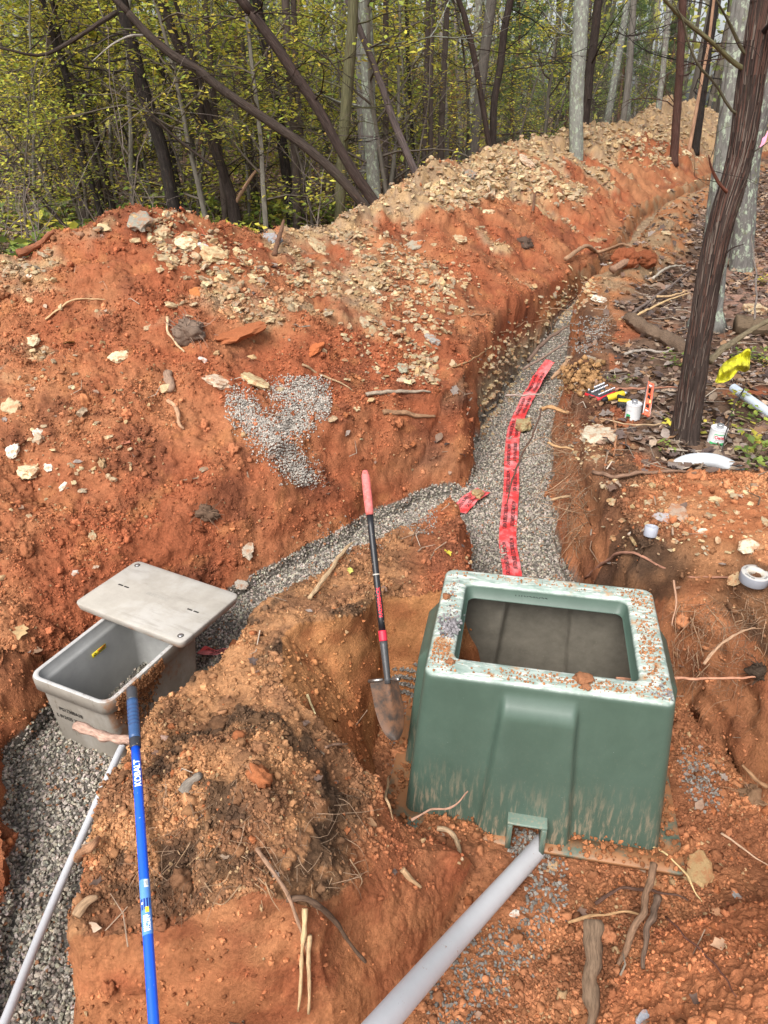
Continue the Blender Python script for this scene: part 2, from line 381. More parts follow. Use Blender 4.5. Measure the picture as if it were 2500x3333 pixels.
def height(x, y, full=False):
    x = np.asarray(x, float); y = np.asarray(y, float)
    wx = x + .07 * N2(x, y, 1.7, 1) + .03 * N2(x, y, 6, 2); wy = y + .07 * N2(x, y, 1.7, 3) + .03 * N2(x, y, 6, 4)
    ex = x + .035 * N2(x, y, 2.2, 1) + .008 * N2(x, y, 7, 2); ey = y + .035 * N2(x, y, 2.2, 3) + .008 * N2(x, y, 7, 4)
    dC, sC, (zc,) = poly_dist(wx, wy, CREST); dE, sE, (zt,) = poly_dist(ex, ey, EDGE)
    # natural ground: forest floor at 0, the dug-over strip a little lower
    wR = np.maximum(sst(.6, 1.35, x), sst(4.9, 6.2, y))
    G = -.20 * (1 - wR)
    bankbump = .13 * np.exp(-(((x - 2.1) / .75) ** 2 + ((y - 3.55) / .50) ** 2) ** 1.5)
    G = G + bankbump
    forest = sst(.0, 1.0, dC) * (sC > 0)
    # dug strip relief
    mnd = (1 - wR)
    G = G - mnd * .27 * sst(-.50, .12, x) * sst(2.75, 2.25, y)
    G = G + mnd * (-.16 * sst(2.1, 1.4, y) * sst(-.2, -.9, x) + .05 * N2(x, y, 2.2, 5) + .05 * np.exp(-((x + .35) / .28) ** 2) - .02)
    cl = np.exp(-(((x + .56) / .36) ** 2 + ((y - 1.80) / .34) ** 2) ** 1.6) * mnd
    G = G + cl * (.11 + .07 * N2(x, y, 5, 26) + .05 * np.abs(N2(x, y, 11, 27)))
    f = dE / (dE + dC + 1e-6)
    f = f ** .92
    pile = zt + (zc - zt) * f
    back = zc - .70 * dC
    back = np.where(back > G, back, G)
    onpile = (sE > 0)
    h = np.where(onpile, np.where(sC > 0, back, pile), G)
    pm = np.where(onpile & (sC <= 0), sst(0, .35, dE), np.where(onpile, np.clip(sst(-.1, .3, zc - .7 * dC - G), 0, 1), 0))
    lum = .12 * N2(x, y, .9, 6) + .10 * N2(x, y, 2.1, 7) + .075 * N2(x, y, 4.5, 8) + .045 * np.abs(N2(x, y, 9, 9)) + .022 * N2(x, y, 20, 10)
    lum = lum * (1 + .8 * sst(9, 13, y))
    h = h + pm * lum * sst(-1.9, -.5, y * .0 + dE * 1.0 - .6)
    fl = .02 * N2(x, y, 1.2, 11) + .012 * N2(x, y, 6, 12) + .01 * N2(x, y, 17, 13)
    h = h + (1 - pm) * (fl + mnd * (.025 * N2(x, y, 8, 14) + .02 * np.abs(N2(x, y, 20, 15))))
    bb = sst(.02, .08, bankbump); h = h + bb * (.015 * N2(x, y, 14, 16) + .015 * N2(x, y, 5, 17))
    dB, sB, _a = poly_dist(wx, wy, MAIN)
    berm = np.exp(-((dB - .50) / .34) ** 2) * (sE <= 0) * sst(7.9, 9.2, y) * sst(32, 26, y) * (.26 + .2 * N2(x, y, 1.2, 24) + .14 * N2(x, y, 3.5, 25))
    h = h + berm
    top = h.copy()
    # cuts
    dM, sM, (hw, fz) = poly_dist(ex, ey, MAIN); dS, sS, (hw2, fz2) = poly_dist(ex, ey, SIDE)
    rg = .03 * noise3(x * 2.6, y * 2.6, top * 0)
    tM = np.clip((dM - hw + rg) / .11, 0, 1); tM = np.where(y < 30, tM, 1)
    wS = np.where(sS > 0, .34 - .24 * sst(3.6, 2.8, y), np.where(y > 3.3, .34, .25))
    tS = np.clip((dS - hw2 + rg) / wS, 0, 1)
    dP = polygon_sd(ex, ey, PIT)
    wP = .10 + .30 * sst(.3, .0, x) * sst(2.95, 2.7, y) * sst(2.2, 2.4, y)
    wP = wP + .14 * sst(.6, .4, x) * sst(2.1, 1.9, y) + .10 * sst(1.5, 1.8, x)
    tP = np.clip((dP + rg) / wP, 0, 1)
    prof = lambda t: np.where(t < 1, t ** .75, 1.0)
    fzP = -.858 + .03 * N2(x, y, 2, 18) + .015 * N2(x, y, 9, 19)
    # heap bottom right, ramp under the mound's right corner, soil banked on the flange
    heap = .64 * np.exp(-(((x - 1.68) / .84) ** 2 + ((y - 1.08) / .60) ** 2) ** 1.7)
    heap = heap + sst(.03, .1, heap) * (.04 * N2(x, y, 5, 20) + .02 * N2(x, y, 14, 21))
    fzP = fzP + heap + .10 * np.exp(-(((x - .22) / .2) ** 2 + ((y - 2.08) / .16) ** 2))
    h = np.where(tM < 1, fz + (h - fz) * prof(tM) , h)
    h = np.where(tS < 1, np.minimum(h, fz2 + (h - fz2) * prof(tS)), h)
    hp = fzP + (h - fzP) * prof(tP)
    h = np.where(tP < 1, np.minimum(h, hp), h)
    gf = .006 * N2(x, y, 25, 22) + .012 * N2(x, y, 5, 23)
    h = h + np.where((tM <= 0) | (tS <= 0), gf, 0)
    if full: return h, dict(pm=pm, tM=tM, tS=tS, tP=tP, dC=dC, sC=sC, dE=dE, sE=sE, top=top, zc=zc, dM=dM, dS=dS, dP=dP, bb=bb, heap=heap, mnd=mnd, berm=berm, forest=forest, hw=hw, hw2=hw2)
    return h

# grid: fine near, coarser far, one sheet out past the trees
ys = [.75]
while ys[-1] < 6: ys.append(ys[-1] + max(.0019 * ys[-1], .0035))
while ys[-1] < 40: ys.append(ys[-1] * 1.0062)
while ys[-1] < 140: ys.append(ys[-1] * 1.05)
ys = np.array([-30, -15, -8, -4, -2, -1, -.3, .1, .35, .5, .6, .68] + ys)
si = np.linspace(-1, 1, 760); so = np.array([1.015, 1.04, 1.08, 1.15, 1.3, 1.6, 2.2, 3.5, 6, 12, 30])
s_ = np.concatenate([-so[::-1], si, so])
Yg, Sg = np.meshgrid(ys, s_, indexing='ij')
Xg = Sg * (.60 * np.maximum(Yg, .75) + 1.0) + .0
Hg, A = height(Xg, Yg, True)
ny, nx = Xg.shape
V = np.stack([Xg, Yg, Hg], -1)
# ragged 3D displacement along the surface normal (clods on walls, crumbling edges)
def gnorm(V):
    du = np.gradient(V, axis=1); dv = np.gradient(V, axis=0); n = np.cross(du, dv); return n / (np.linalg.norm(n, axis=-1, keepdims=True) + 1e-9)
Nn = gnorm(V)
nearedge = sst(1.0, .3, np.minimum(A['dM'] - A['hw'], np.maximum(A['dP'], 0) + .0)) * (Yg > 2.5)
bare = np.clip(A['pm'] + (1 - A['tM']) + (1 - A['tS']) + (1 - A['tP']) + A['mnd'] + A['bb'] + .8 * nearedge + A['berm'] * 5, 0, 1)
steep = 1 - np.clip(np.abs(Nn[..., 2]), 0, 1)
floor_m = ((A['tM'] <= 0) | (A['tS'] <= 0)).astype(float)
cutf = ((A['tP'] > 0) & (A['tP'] < 1) & (Xg < .55)) * 1.0
amp = (1 - .5 * cutf) * bare * (1 - floor_m) * (.40 + 1.3 * steep)
q = V
flat_k = np.clip(np.abs(Nn[..., 2]) * 1.9 - .35, 0, 1)
n3 = lambda f, fz=None: noise3(q[..., 0] * f, q[..., 1] * f, q[..., 2] * (fz or f))
dsp = .034 * n3(5) + .020 * n3(11, 8) + flat_k * (.014 * n3(19) + .034 * (np.abs(n3(24)) - .2) + .018 * (np.abs(n3(55)) - .2)) + (1 - flat_k) * (.016 * n3(3, 12) + .012 * (np.abs(n3(9, 9)) - .2))
near = sst(22, 8, Yg)
V = V + Nn * (dsp * amp * (.4 + .6 * near))[..., None]

# colours (soil kinds, not shading)
x, y, z = V[..., 0], V[..., 1], V[..., 2]
def fb(f, s, o=4):
    r = 0; a = 1.0; t = 0
    for k in range(o): r = r + a * noise3(x * f * 2 ** k + s * 7.3, y * f * 2 ** k - s * 3.1, z * f * 1.6 * 2 ** k + s + k); t += a; a *= .6
    return r / t * 2.2
red = np.array([.285, .090, .042]); org = np.array([.355, .155, .074]); dk = np.array([.150, .054, .030]); tan = np.array([.42, .29, .155]); top_s = np.array([.045, .032, .023]); brn = np.array([.20, .105, .055])
C = mix(red, org, sst(-.45, .55, fb(.8, 30))); C = mix(C, dk, .65 * sst(.12, .6, fb(2.1, 33)))
C = mix(C, np.array([.40, .17, .070]), .5 * sst(.15, .7, fb(3.7, 36)))
# rubble on the far part of the heap and patches nearer
rub = sst(-.15, .28, fb(.75, 40, 5) + .30 * sst(9, 16, y) - .36 + .75 * np.exp(-((A['dC'] - .15) / .6) ** 2) * sst(7.5, 9.5, y) - .6 * sst(1.2, 2.4, A['dC']) * 1.0 + .35 * np.exp(-((x + .1) / .6) ** 2 - ((y - 7.7) / .9) ** 2)) * (A['pm'] > .2)
rub = np.maximum(rub, sst(24.5, 26, y) * (A['pm'] > .2))
C = mix(C, mix(tan, np.array([.30, .22, .14]), sst(-.3, .4, fb(5, 44))), .85 * rub)
# centre mound: brown topsoil with orange crumbs
mt = np.clip(A['mnd'], 0, 1) * (A['sE'] <= 0) * sst(.3, .05, x + .0 * y)
dkm = sst(.05, .32, fb(1.9, 50) + .35 * fb(6, 51)) * mt * sst(3.3, 2.9, y) * sst(1.35, 1.6, y)
C = mix(C, mix(brn, np.array([.40, .21, .10]), sst(-.3, .35, fb(4, 54))), .85 * mt * sst(-.46, -.30, z + .10 * fb(3, 55)))
C = mix(C, top_s, .8 * dkm * sst(-.42, -.28, z))
# dark organic top layer at the cut edges of the right bank
edge_r = ((A['tM'] > .25) & (A['sE'] <= 0) & (A['dM'] < A['hw'] + .38)) * 1.0 * (y > 3.0)
C = mix(C, mix(top_s, brn, sst(-.3, .4, fb(3, 58))), .75 * edge_r * sst(-.25, -.05, z))
pe = ((A['tP'] > .55) & (A['dP'] < .42) & (x > 1.1) & (y > 2.4)) * 1.0
C = mix(C, mix(top_s, brn, sst(-.2, .5, fb(3, 60))), .8 * pe * (z < .04))
# forest floor
lit = mix(np.array([.085, .052, .036]), np.array([.17, .105, .070]), sst(-.4, .5, fb(3, 62)))
spill = sst(-.1, .35, fb(1.1, 66) + .9 * sst(.75, .2, A['dM'] - A['hw']) - .45) * (A['sE'] <= 0)
floorm = np.where(A['sE'] <= 0, A['wR'] if 'wR' in A else (1 - A['mnd']), 1 - A['pm']) * (A['tM'] >= 1) * (A['tP'] >= 1)
bbm = A['bb']
litm = np.where((A['sE'] > 0) & (A['sC'] <= 0), 0, 1) * floorm * (1 - bbm) * (1 - .85 * spill) * (1 - pe)
litm = litm * sst(2.9, 3.2, y + 0 * x) 
C = mix(C, lit, np.clip(litm, 0, 1))
C = mix(C, mix(np.array([.42, .20, .095]), np.array([.33, .125, .055]), sst(-.3, .3, fb(3, 68))), .8 * bbm)
# dirt road far right
C = mix(C, mix(np.array([.33, .14, .06]), np.array([.28, .19, .11]), sst(-.2, .4, fb(2.5, 69))), .85 * sst(.03, .12, A['berm'])); litm = litm * (1 - .7 * sst(.03, .12, A['berm']))
rd = sst(.9, .2, np.abs((x - 5.6) - (y - 11) * .62)) * sst(7, 9, y) * (A['sE'] <= 0)
C = mix(C, np.array([.40, .235, .175]), .8 * rd)
# rocky shale low in the left wall of the main trench
sh = ((A['tM'] < 1) & (A['tM'] > 0) & (A['sE'] > 0)) * sst(-.22, -.40, z + .08 * fb(2, 70)) * sst(4.4, 5.0, y)
shc = mix(np.array([.20, .155, .105]), np.array([.34, .27, .17]), sst(-.3, .3, fb(9, 72)))
C = mix(C, shc, np.clip(sh, 0, 1) * .9)
bot = (A['tM'] <= .02) * sst(9.0, 10.5, y); C = mix(C, shc, bot * .8)
# gravel bed colour under the stones
gb = ((A['tM'] <= .08) & (y < 10)) | (A['tS'] <= .08)
C = mix(C, np.array([.15, .135, .115]), gb * 1.0)
# pit floor
pf = (A['tP'] <= .05) & ~gb
C = mix(C, mix(np.array([.24, .105, .052]), np.array([.36, .16, .075]), sst(-.3, .4, fb(4, 74))), .75 * pf * (A['heap'] < .08))
C = mix(C, np.array([.50, .19, .085]), .6 * (A['heap'] > .1) * (A['tP'] <= .2))
# fresh-cut clay face of the mound beside the box
fc = ((A['tP'] > 0) & (A['tP'] < 1) & (x < .6)) * 1.0 * sst(2.2, 2.35, y)
C = mix(C, mix(np.array([.47, .215, .085]), np.array([.36, .13, .05]), sst(-.2, .4, fb(2.5, 77))), .7 * fc)
ff = ((A['tP'] > 0) & (A['tP'] < 1) & (x < .6)) * sst(1.9, 1.6, y)
C = mix(C, mix(np.array([.42, .175, .078]), np.array([.30, .10, .045]), sst(-.2, .4, fb(3, 79))), .7 * ff)
C = np.clip(C * (1 + .22 * fb(9, 80))[..., None], .01, .9)

# region of each face: forest floor, heap, mound, trench and pit beds are separate ground objects that share their borders
reg = np.zeros((ny, nx), int)
reg[A['pm'] > .15] = 1
reg[(A['mnd'] > .5) & (A['sE'] <= 0)] = 2
reg[(A['sE'] <= 0) & (A['mnd'] <= .5)] = 0
reg[gb] = 3
reg[(A['tP'] < .4) & ~gb] = 4
reg[(A['tM'] < .4) & (y > 10)] = 3
rf = reg[:-1, :-1]
idx = np.arange(ny * nx).reshape(ny, nx)
Fq = np.stack([idx[:-1, :-1], idx[:-1, 1:], idx[1:, 1:], idx[1:, :-1]], -1)
info = {0: ('ground', 'brown leaf-strewn forest floor under the trees and beside the trench', 'ground'),
        1: ('spoil_heap', 'long ridge of dug red clay and pale rock rubble along the trench', 'dirt heap'),
        2: ('clay_mound', 'undug block of orange clay with dark topsoil between the two boxes', 'dirt mound'),
        3: ('trench_bed', 'bottom of the long trench under its grey gravel', 'trench'),
        4: ('pit_floor', 'dug red dirt floor of the pit around the green box', 'pit')}
Vf = V.reshape(-1, 3); Cf = C.reshape(-1, 3)
for k, (nm, lb, ct) in info.items():
    F = Fq[rf == k]
    u_, inv = np.unique(F, return_inverse=True)
    mb = MB(); mb.add(Vf[u_], inv.reshape(F.shape), Cf[u_]); o = mb.build(nm, M_soil); tag(o, lb, ct, kind='structure')

# what the terrain shows at a pixel: nearest surface point, for laying things ON the ground
pu, pv, pd = proj(Vf); ZB = 5.0; W_, H_ = 500 + 40, 667 + 20
iu = (pu / ZB).astype(int) + 20; iv = (pv / ZB).astype(int) + 10
ok = (pd > .3) & (iu >= 0) & (iu < W_) & (iv >= 0) & (iv < H_)
zb = np.full((H_, W_), 1e9); zi = np.full((H_, W_), -1)
ids = np.where(ok)[0]; ordr = np.argsort(-pd[ids]); ids = ids[ordr]
zi[iv[ids], iu[ids]] = ids; zb[iv[ids], iu[ids]] = pd[ids]
Nf = gnorm(V).reshape(-1, 3)
def hit(u, v, normal=False):
    a = int(v / ZB) + 10; b = int(u / ZB) + 20; a = min(max(a, 1), H_ - 2); b = min(max(b, 1), W_ - 2)
    for rad in (1, 2, 4, 8):
        s0 = zb[max(a - rad, 0):a + rad + 1, max(b - rad, 0):b + rad + 1]
        if s0.min() < 1e8: break
    loc = zi[max(a - rad, 0):a + rad + 1, max(b - rad, 0):b + rad + 1]
    # nearest pixel match among those not far behind the front surface
    c = loc[(s0 < s0.min() + .25 * max(1, s0.min() / 4))]
    c = c[c >= 0]; d2 = (pu[c] - u) ** 2 + (pv[c] - v) ** 2; i = c[np.argmin(d2)]
    return (Vf[i].copy(), Nf[i].copy()) if normal else Vf[i].copy()
regf = reg.reshape(-1)
# ------------------------------------------------------------------ built objects
def PT(u, v, t): return np.array([0, 0, CAM_H]) + ray(u, v) * t
def place(o, loc, rz=0.0, rot=None):
    o.location = loc
    o.rotation_euler = rot if rot is not None else (0, 0, rz)
    return o

# ---- green fibreglass box pad
GB = empty('equipment_box', (.73, 2.635, -.84), 'large green fibreglass box with a square open top sitting in the dug pit', 'utility box')
GB.rotation_euler = (0, 0, math.radians(-11.0))
GH = .79
M_green = mat('green_plastic', rough=.42, var=.10, vscale=6, bump=.12, bscale=60, bdist=.002, spec=.45)
overlay(M_green, (.12, .175, .14), 3.0, .45, .8, mscale=(1, 1, .6), fac=.4)
overlay(M_green, (.33, .25, .17), 38, .50, .62, mscale=(1.6, 1.6, .16), fac=.8, zband=(.36, .02))
overlay(M_green, (.30, .23, .15), 160, .60, .68, mscale=(1.4, 1.4, .5), fac=.55, zband=(.75, .1))
overlay(M_green, (.40, .47, .42), 9, .36, .62, mscale=(1, 2.2, 1), fac=.95, zband=(.772, .785))
overlay(M_green, (.62, .64, .58), 22, .50, .60, mscale=(.6, 2.4, 1), fac=.85, zband=(.776, .786))
overlay(M_green, (.44, .25, .12), 13, .56, .66, fac=.9, zband=(.778, .786))
overlay(M_green, (.75, .78, .74), 120, .70, .74, mscale=(1, 1, .8), fac=.7)
def box_side(ins, hx0, hy0, hx1, hy1, zt, zb, n=26, r=.045):
    rings = []
    for k in range(n + 1):
        t = k / n; zz = zt + (zb - zt) * t; hx = hx0 + (hx1 - hx0) * t - ins; hy = hy0 + (hy1 - hy0) * t - ins
        q = rrect(hx, hy, r, zz, 6, 90)
        dep = zt - zz; ramp = float(sst(.015, .095, dep)); xx, yy = q[:, 0].copy(), q[:, 1].copy()
        a0, a1 = -(.167 + .057 * t), .124 + .05 * t
        wf = sst(a0 - .014, a0 + .014, xx) * sst(a1 + .010, a1 - .010, xx) * (np.abs(yy) > hy - .004)
        q[:, 1] += np.sign(yy) * .052 * wf * ramp
        ws = sst(-.20, -.17, yy) * sst(.20, .17, yy) * (np.abs(xx) > hx - .004)
        q[:, 0] += np.sign(xx) * .045 * ws * ramp
        rings.append(q)
    return rings
rings = list(reversed(box_side(0, .502, .405, .560, .462, GH - .03, 0)))
for k in range(1, 6):
    a = math.pi / 2 * k / 5; rings.append(rrect(.502 - .026 * (1 - math.cos(a)), .405 - .026 * (1 - math.cos(a)), .045, GH - .03 + .03 * math.sin(a) - 0, 6, 90))
for k, e in enumerate((.06, .085)): rings.append(rrect(.502 - e, .405 - e, .045, GH + .0005, 6, 90))
hole = [(.392, .295, GH), (.384, .287, GH - .004), (.378, .281, GH - .014), (.372, .276, GH - .075), (.364, .268, GH - .078)]
for hx, hy, zz in hole:
    q = rrect(hx, hy, .035, zz, 6, 90); q[:, 0] -= .008; rings.append(q)
V_, F_ = loft(rings)
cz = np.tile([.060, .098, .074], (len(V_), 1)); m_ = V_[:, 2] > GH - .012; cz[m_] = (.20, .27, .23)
Fq_ = F_[0]; cc = V_[Fq_].mean(1)
keep = ~((cc[:, 1] < -.38) & (cc[:, 2] < .15) & (cc[:, 0] > -.085) & (cc[:, 0] < .055))
MB().add(V_, [Fq_[keep]], cz).build('body', M_green, GB)
M_inner = mat('box_inside', rough=.55, var=.25, vscale=14, bump=.3, bscale=90, bdist=.003, spec=.35, vcol=False, base=(.17, .155, .125))
overlay(M_inner, (.34, .29, .20), 120, .62, .7, mscale=(1, 1, .7), fac=.6)
inner = [rrect(.380, .284, .035, GH - .07, 6, 90), rrect(.384, .288, .035, GH - .012, 6, 90), rrect(.492, .395, .045, GH - .012, 6, 90)] + box_side(.010, .502, .405, .560, .462, GH - .03, 0, 18)
for q in inner[:2]: q[:, 0] -= .008
V_, F_ = loft(inner); Fq_ = F_[0]; cc = V_[Fq_].mean(1)
keep = ~((cc[:, 1] < -.38) & (cc[:, 2] < .15) & (cc[:, 0] > -.085) & (cc[:, 0] < .055))
MB().add(V_, [Fq_[keep]]).build('inner_wall', M_inner, GB)
# base flange with the notch cut out of its front
fo = rrect(.655, .555, .03, .0, 6, 90); fi = rrect(.55, .452, .045, .0, 6, 90)
fl = [fi + [0, 0, .0], fi + [0, 0, .012], fo * [.997, .997, 1] + [0, 0, .012], fo + [0, 0, .008], fo + [0, 0, -.004], fi + [0, 0, -.004]]
V_, F_ = loft(fl); Fq_ = F_[0]; cc = V_[Fq_].mean(1)
keep = ~((cc[:, 1] < -.3) & (cc[:, 0] > -.085) & (cc[:, 0] < .055))
M_green2 = mat('green_flange', rough=.5, var=.15, vscale=20, spec=.4, vcol=False, base=(.085, .13, .10))
overlay(M_green2, (.33, .155, .07), 7, .36, .50, fac=.97)
MB().add(V_, [Fq_[keep]]).build('flange', M_green2, GB)
# notch: a little square arch the conduit comes through
nb = MB(); yb, yf = -.44, -.565; th = .012
for xc in (-.087, .057):
    v_, f_ = box((xc, (yb + yf) / 2 - .0, .073), (.022, yf - yb if yf > yb else yb - yf, .15), bev=.002); nb.add(v_, f_, (.09, .135, .105))
v_, f_ = box((-.015, (yb + yf) / 2 + .003, .153), (.168, .118, th), bev=.003); nb.add(v_, f_, (.14, .20, .16))
nb.build('conduit_notch', M_green, GB)
# cast lettering on the inner lip
tm = MB()
for s, px, dy in (('H1X38X32', -.21, 0), ('MOB', -.30, 0)):
    V_, F_ = text_mesh(s, .030, .01); 
tv, tf = text_mesh('H1X38X32', .034, .012); tv = np.stack([tv[:, 0] - .15, .2785 - 0 * tv[:, 0], tv[:, 1] + GH - .060], 1); tm.add(tv, tf, (.03, .04, .035))
tm.build('lettering', M_plain, GB)
def gbl(x, y, z):
    a = math.radians(-11); return np.array([.73 + x * math.cos(a) - y * math.sin(a), 2.635 + x * math.sin(a) + y * math.cos(a), -.84 + z])
# dirt crumbs and a little gravel on the box top, all loose stuff
pos = []; cols = []; scs = []
for (cx, cy, sx_, sy_, n, cset) in ((-.44, -.25, .035, .06, 420, 0), (-.42, -.02, .03, .05, 180, 1), (.43, -.05, .03, .16, 520, 0), (.2, -.345, .14, .02, 300, 0), (-.1, -.35, .12, .02, 110, 0), (.42, .3, .05, .04, 200, 0), (.0, .35, .3, .02, 140, 0), (-.45, .2, .02, .1, 110, 1), (.46, -.33, .03, .04, 120, 1)):
    for _ in range(n):
        lx, ly = cx + NR.normal() * sx_, cy + NR.normal() * sy_
        if abs(lx) > .485 or abs(ly) > .385 or (abs(lx + .008) < .395 and abs(ly) < .297): continue
        s_c = .0022 + .005 * NR.rand() ** 3; pos.append(gbl(lx, ly, GH + s_c * .6)); scs.append(s_c)
        cols.append(np.array([.40, .19, .09]) * NR.uniform(.6, 1.2) if cset == 0 or NR.rand() < .3 else np.array([.22, .20, .20]) * NR.uniform(.6, 1.5))
mb = MB(); scatter(mb, [angular(k) for k in range(5)], pos, np.array(scs), cols, NR)
tag(mb.build('crumbs', M_clod, smooth=False), 'loose dirt crumbs and chips scattered on the green box rim', 'dirt crumbs', kind='stuff')
pos = [gbl(-.425 + NR.normal() * .022, -.09 + NR.normal() * .035, GH + .006 + .006 * NR.rand()) for _ in range(170)]
mb = MB(); scatter(mb, [angular(k) for k in range(5)], pos, NR.uniform(.004, .009, 170), np.array([[.20, .185, .19]]) * NR.uniform(.5, 1.5, (170, 1)), NR)
tag(mb.build('gravel_on_box', M_gravel, smooth=False), 'small heap of grey gravel on the left rim of the green box', 'gravel', kind='stuff')
for k, (lx, ly, s_c, lb) in enumerate(((.14, -.33, .035, 'brown dirt clod on the front rim of the green box'), (.155, -.372, .02, 'small round reddish clod at the front edge of the green box rim'), (-.47, .14, .022, 'dark red clod on the back left corner of the green box rim'), (-.40, -.32, .018, 'reddish clod on the front left corner of the green box'))):
    v_, f_ = lump(2, .3, (1, .9, .55), seed=20 + k); v_ = v_ * s_c
    tag(MB().add(v_, f_, (.27, .12, .06)).build('dirt_clod', M_clod, loc=(0, 0, 0)), lb, 'dirt clod'); bpy.data.objects[-1] if False else None
    o = [o for o in sc.objects if o.name.startswith('dirt_clod')][-1]; o.location = gbl(lx, ly, GH + s_c * .35)
# broken clay slab with tape lying inside on the floor
v_, f_ = lump(2, .12, (.13, .035, .07), seed=31)
ob = MB().add(v_, f_, (.22, .12, .07)).build('clay_slab', M_clod); ob.location = gbl(.03, -.05, .27); ob.rotation_euler = (-.5, .15, -.2)
tag(ob, 'broken brown clay slab lying inside the green box', 'clay slab')
v_, f_ = box((.02, .005, .062), (.07, .05, .006)); MB().add(v_, f_, (.8, .03, .02)).build('red_scrap', M_paint, ob)
v_, f_ = lump(2, .15, (.34, .27, .10), seed=35)
ob = MB().add(v_, f_, (.16, .085, .045)).build('soil_pile', M_clod); ob.location = gbl(0, 0, .02); tag(ob, 'dark loose soil heaped on the floor inside the green box', 'soil')

pos = []; scs = []
for _ in range(5200):
    lx, ly = NR.uniform(-.64, .65), NR.uniform(-.55, .54)
    if abs(lx) < .56 and ly > -.455: continue
    if -.12 < lx < .08 and ly < 0: continue
    if noise3(lx * 6, ly * 6, 1.5) < -.12 - .25 * (lx > .05 and ly < 0) - .1: continue
    s_c = .003 + .011 * NR.rand() ** 3; hgt_ = .035 * max(0, 1 - min(abs(ly + .46), abs(abs(lx) - .56)) / .09) * NR.rand(); pos.append(gbl(lx, ly, .014 + hgt_ + s_c * .4)); scs.append(s_c)
mb = MB(); scatter(mb, [lump(0, .4, seed=k) for k in range(6)], pos, np.array(scs), np.array([[.34, .14, .062]]) * NR.uniform(.55, 1.3, (len(pos), 1)), NR)
tag(mb.build('dirt_on_flange', M_clod, smooth=False), 'crumbly red dirt lying on the base flange of the green box', 'dirt crumbs', kind='stuff')

# ---- handhole box (concrete coloured) and its lid
HB = empty('handhole_box', (-1.372, 3.010, -.92), 'open grey polymer concrete handhole box standing on the gravel', 'handhole')
HB.rotation_euler = (0, 0, math.radians(-24.4)); HH = .46
M_conc = mat('polymer_concrete', rough=.75, var=.14, vscale=9, bump=.25, bscale=140, bdist=.0015, spec=.3)
overlay(M_conc, (.50, .48, .45), 5, .5, .75, fac=.45, mscale=(1, 1, .5))
overlay(M_conc, (.12, .09, .06), 26, .60, .68, fac=.55, mscale=(1, 1, .35))
overlay(M_conc, (.27, .14, .075), 7, .46, .56, fac=.85, zband=(.200, .212), axis=0)
cgr = (.25, .225, .19)
rg_ = []
for t in np.linspace(0, 1, 9): rg_.append(rrect(.205 + .022 * t, .322 + .022 * t, .045, .0 + (HH - .085) * t, 7, 14))
rg_ += [rrect(.231, .348, .048, HH - .082, 7, 14), rrect(.253, .368, .06, HH - .074, 7, 14), rrect(.255, .371, .062, HH - .012, 7, 14), rrect(.251, .367, .06, HH - .003, 7, 14)]
V_, F_ = loft(rg_)
MB().add(V_, F_, cgr).build('body', M_conc, HB)
rim = [rrect(.251, .367, .06, HH - .003, 7, 14), rrect(.246, .362, .058, HH, 7, 14), rrect(.233, .349, .05, HH, 7, 14), rrect(.230, .346, .048, HH - .004, 7, 14)]
V_, F_ = loft(rim); MB().add(V_, F_, (.46, .45, .43)).build('rim', M_conc, HB)
inn = [rrect(.230, .346, .048, HH - .004, 7, 14), rrect(.226, .342, .046, HH - .052, 7, 14), rrect(.212, .328, .04, HH - .056, 7, 14), rrect(.206, .322, .04, HH - .075, 7, 14), rrect(.188, .303, .035, .01, 7, 14)]
V_, F_ = loft(inn); M_conci = mat('concrete_inside', rough=.5, var=.12, vscale=7, bump=.1, bscale=90, bdist=.002, spec=.4)
overlay(M_conci, (.45, .45, .44), 4, .5, .7, fac=.4)
MB().add(V_, F_, (.30, .30, .29)).build('inner_wall', M_conci, HB)
v_, f_ = box((0, 0, .012), (.38, .60, .02)); MB().add(v_, f_, (.16, .15, .14)).build('bottom', M_gravel, HB)
# corner bolt hole
v_, f_ = lathe([(0, .001), (.012, .001), (.012, 0)], 16, (-.205, -.322, HH - .054)); MB().add(v_, f_, (.02, .02, .02)).build('bolt_hole', M_plain, HB)
# stencilled lettering on the short and long sides
def flat_text(parent, name, s, size, origin, xdir, ydir, off, col, bold=.012, sx=1.0):
    V_, F_ = text_mesh(s, size, bold, sx); n = np.cross(xdir, ydir)
    W = np.array(origin) + V_[:, 0:1] * np.array(xdir) + V_[:, 1:2] * np.array(ydir) + off * n
    return MB().add(W, F_, col).build(name, M_plain, parent, smooth=False)
yd = np.array([0, -.022 / .375, 1.0]); yd /= np.linalg.norm(yd)
yface = lambda zz: -(.322 + .022 * zz / (HH - .085))
flat_text(HB, 'lettering', 'PG1730BA18', .033, (-.125, yface(.262) - .001, .262), (1, 0, 0), yd, .0015, (.03, .028, .025), .02, .85)
flat_text(HB, 'lettering', 'L 012425 203 S 3', .033, (-.158, yface(.205) - .001, .205), (1, 0, 0), yd, .0015, (.03, .028, .025), .02, .85)
xd2 = np.array([.022 / .375, 0, 1.0]); xd2 /= np.linalg.norm(xd2); xf = lambda zz: .205 + .022 * zz / (HH - .085)
flat_text(HB, 'lettering', 'PG1730BA18', .033, (xf(.262) + .001, -.21, .262), (0, 1, 0), xd2, .0015, (.03, .028, .025), .02, .85)
flat_text(HB, 'lettering', 'L 012425 203 S 3', .033, (xf(.205) + .001, -.25, .205), (0, 1, 0), xd2, .0015, (.03, .028, .025), .02, .85)
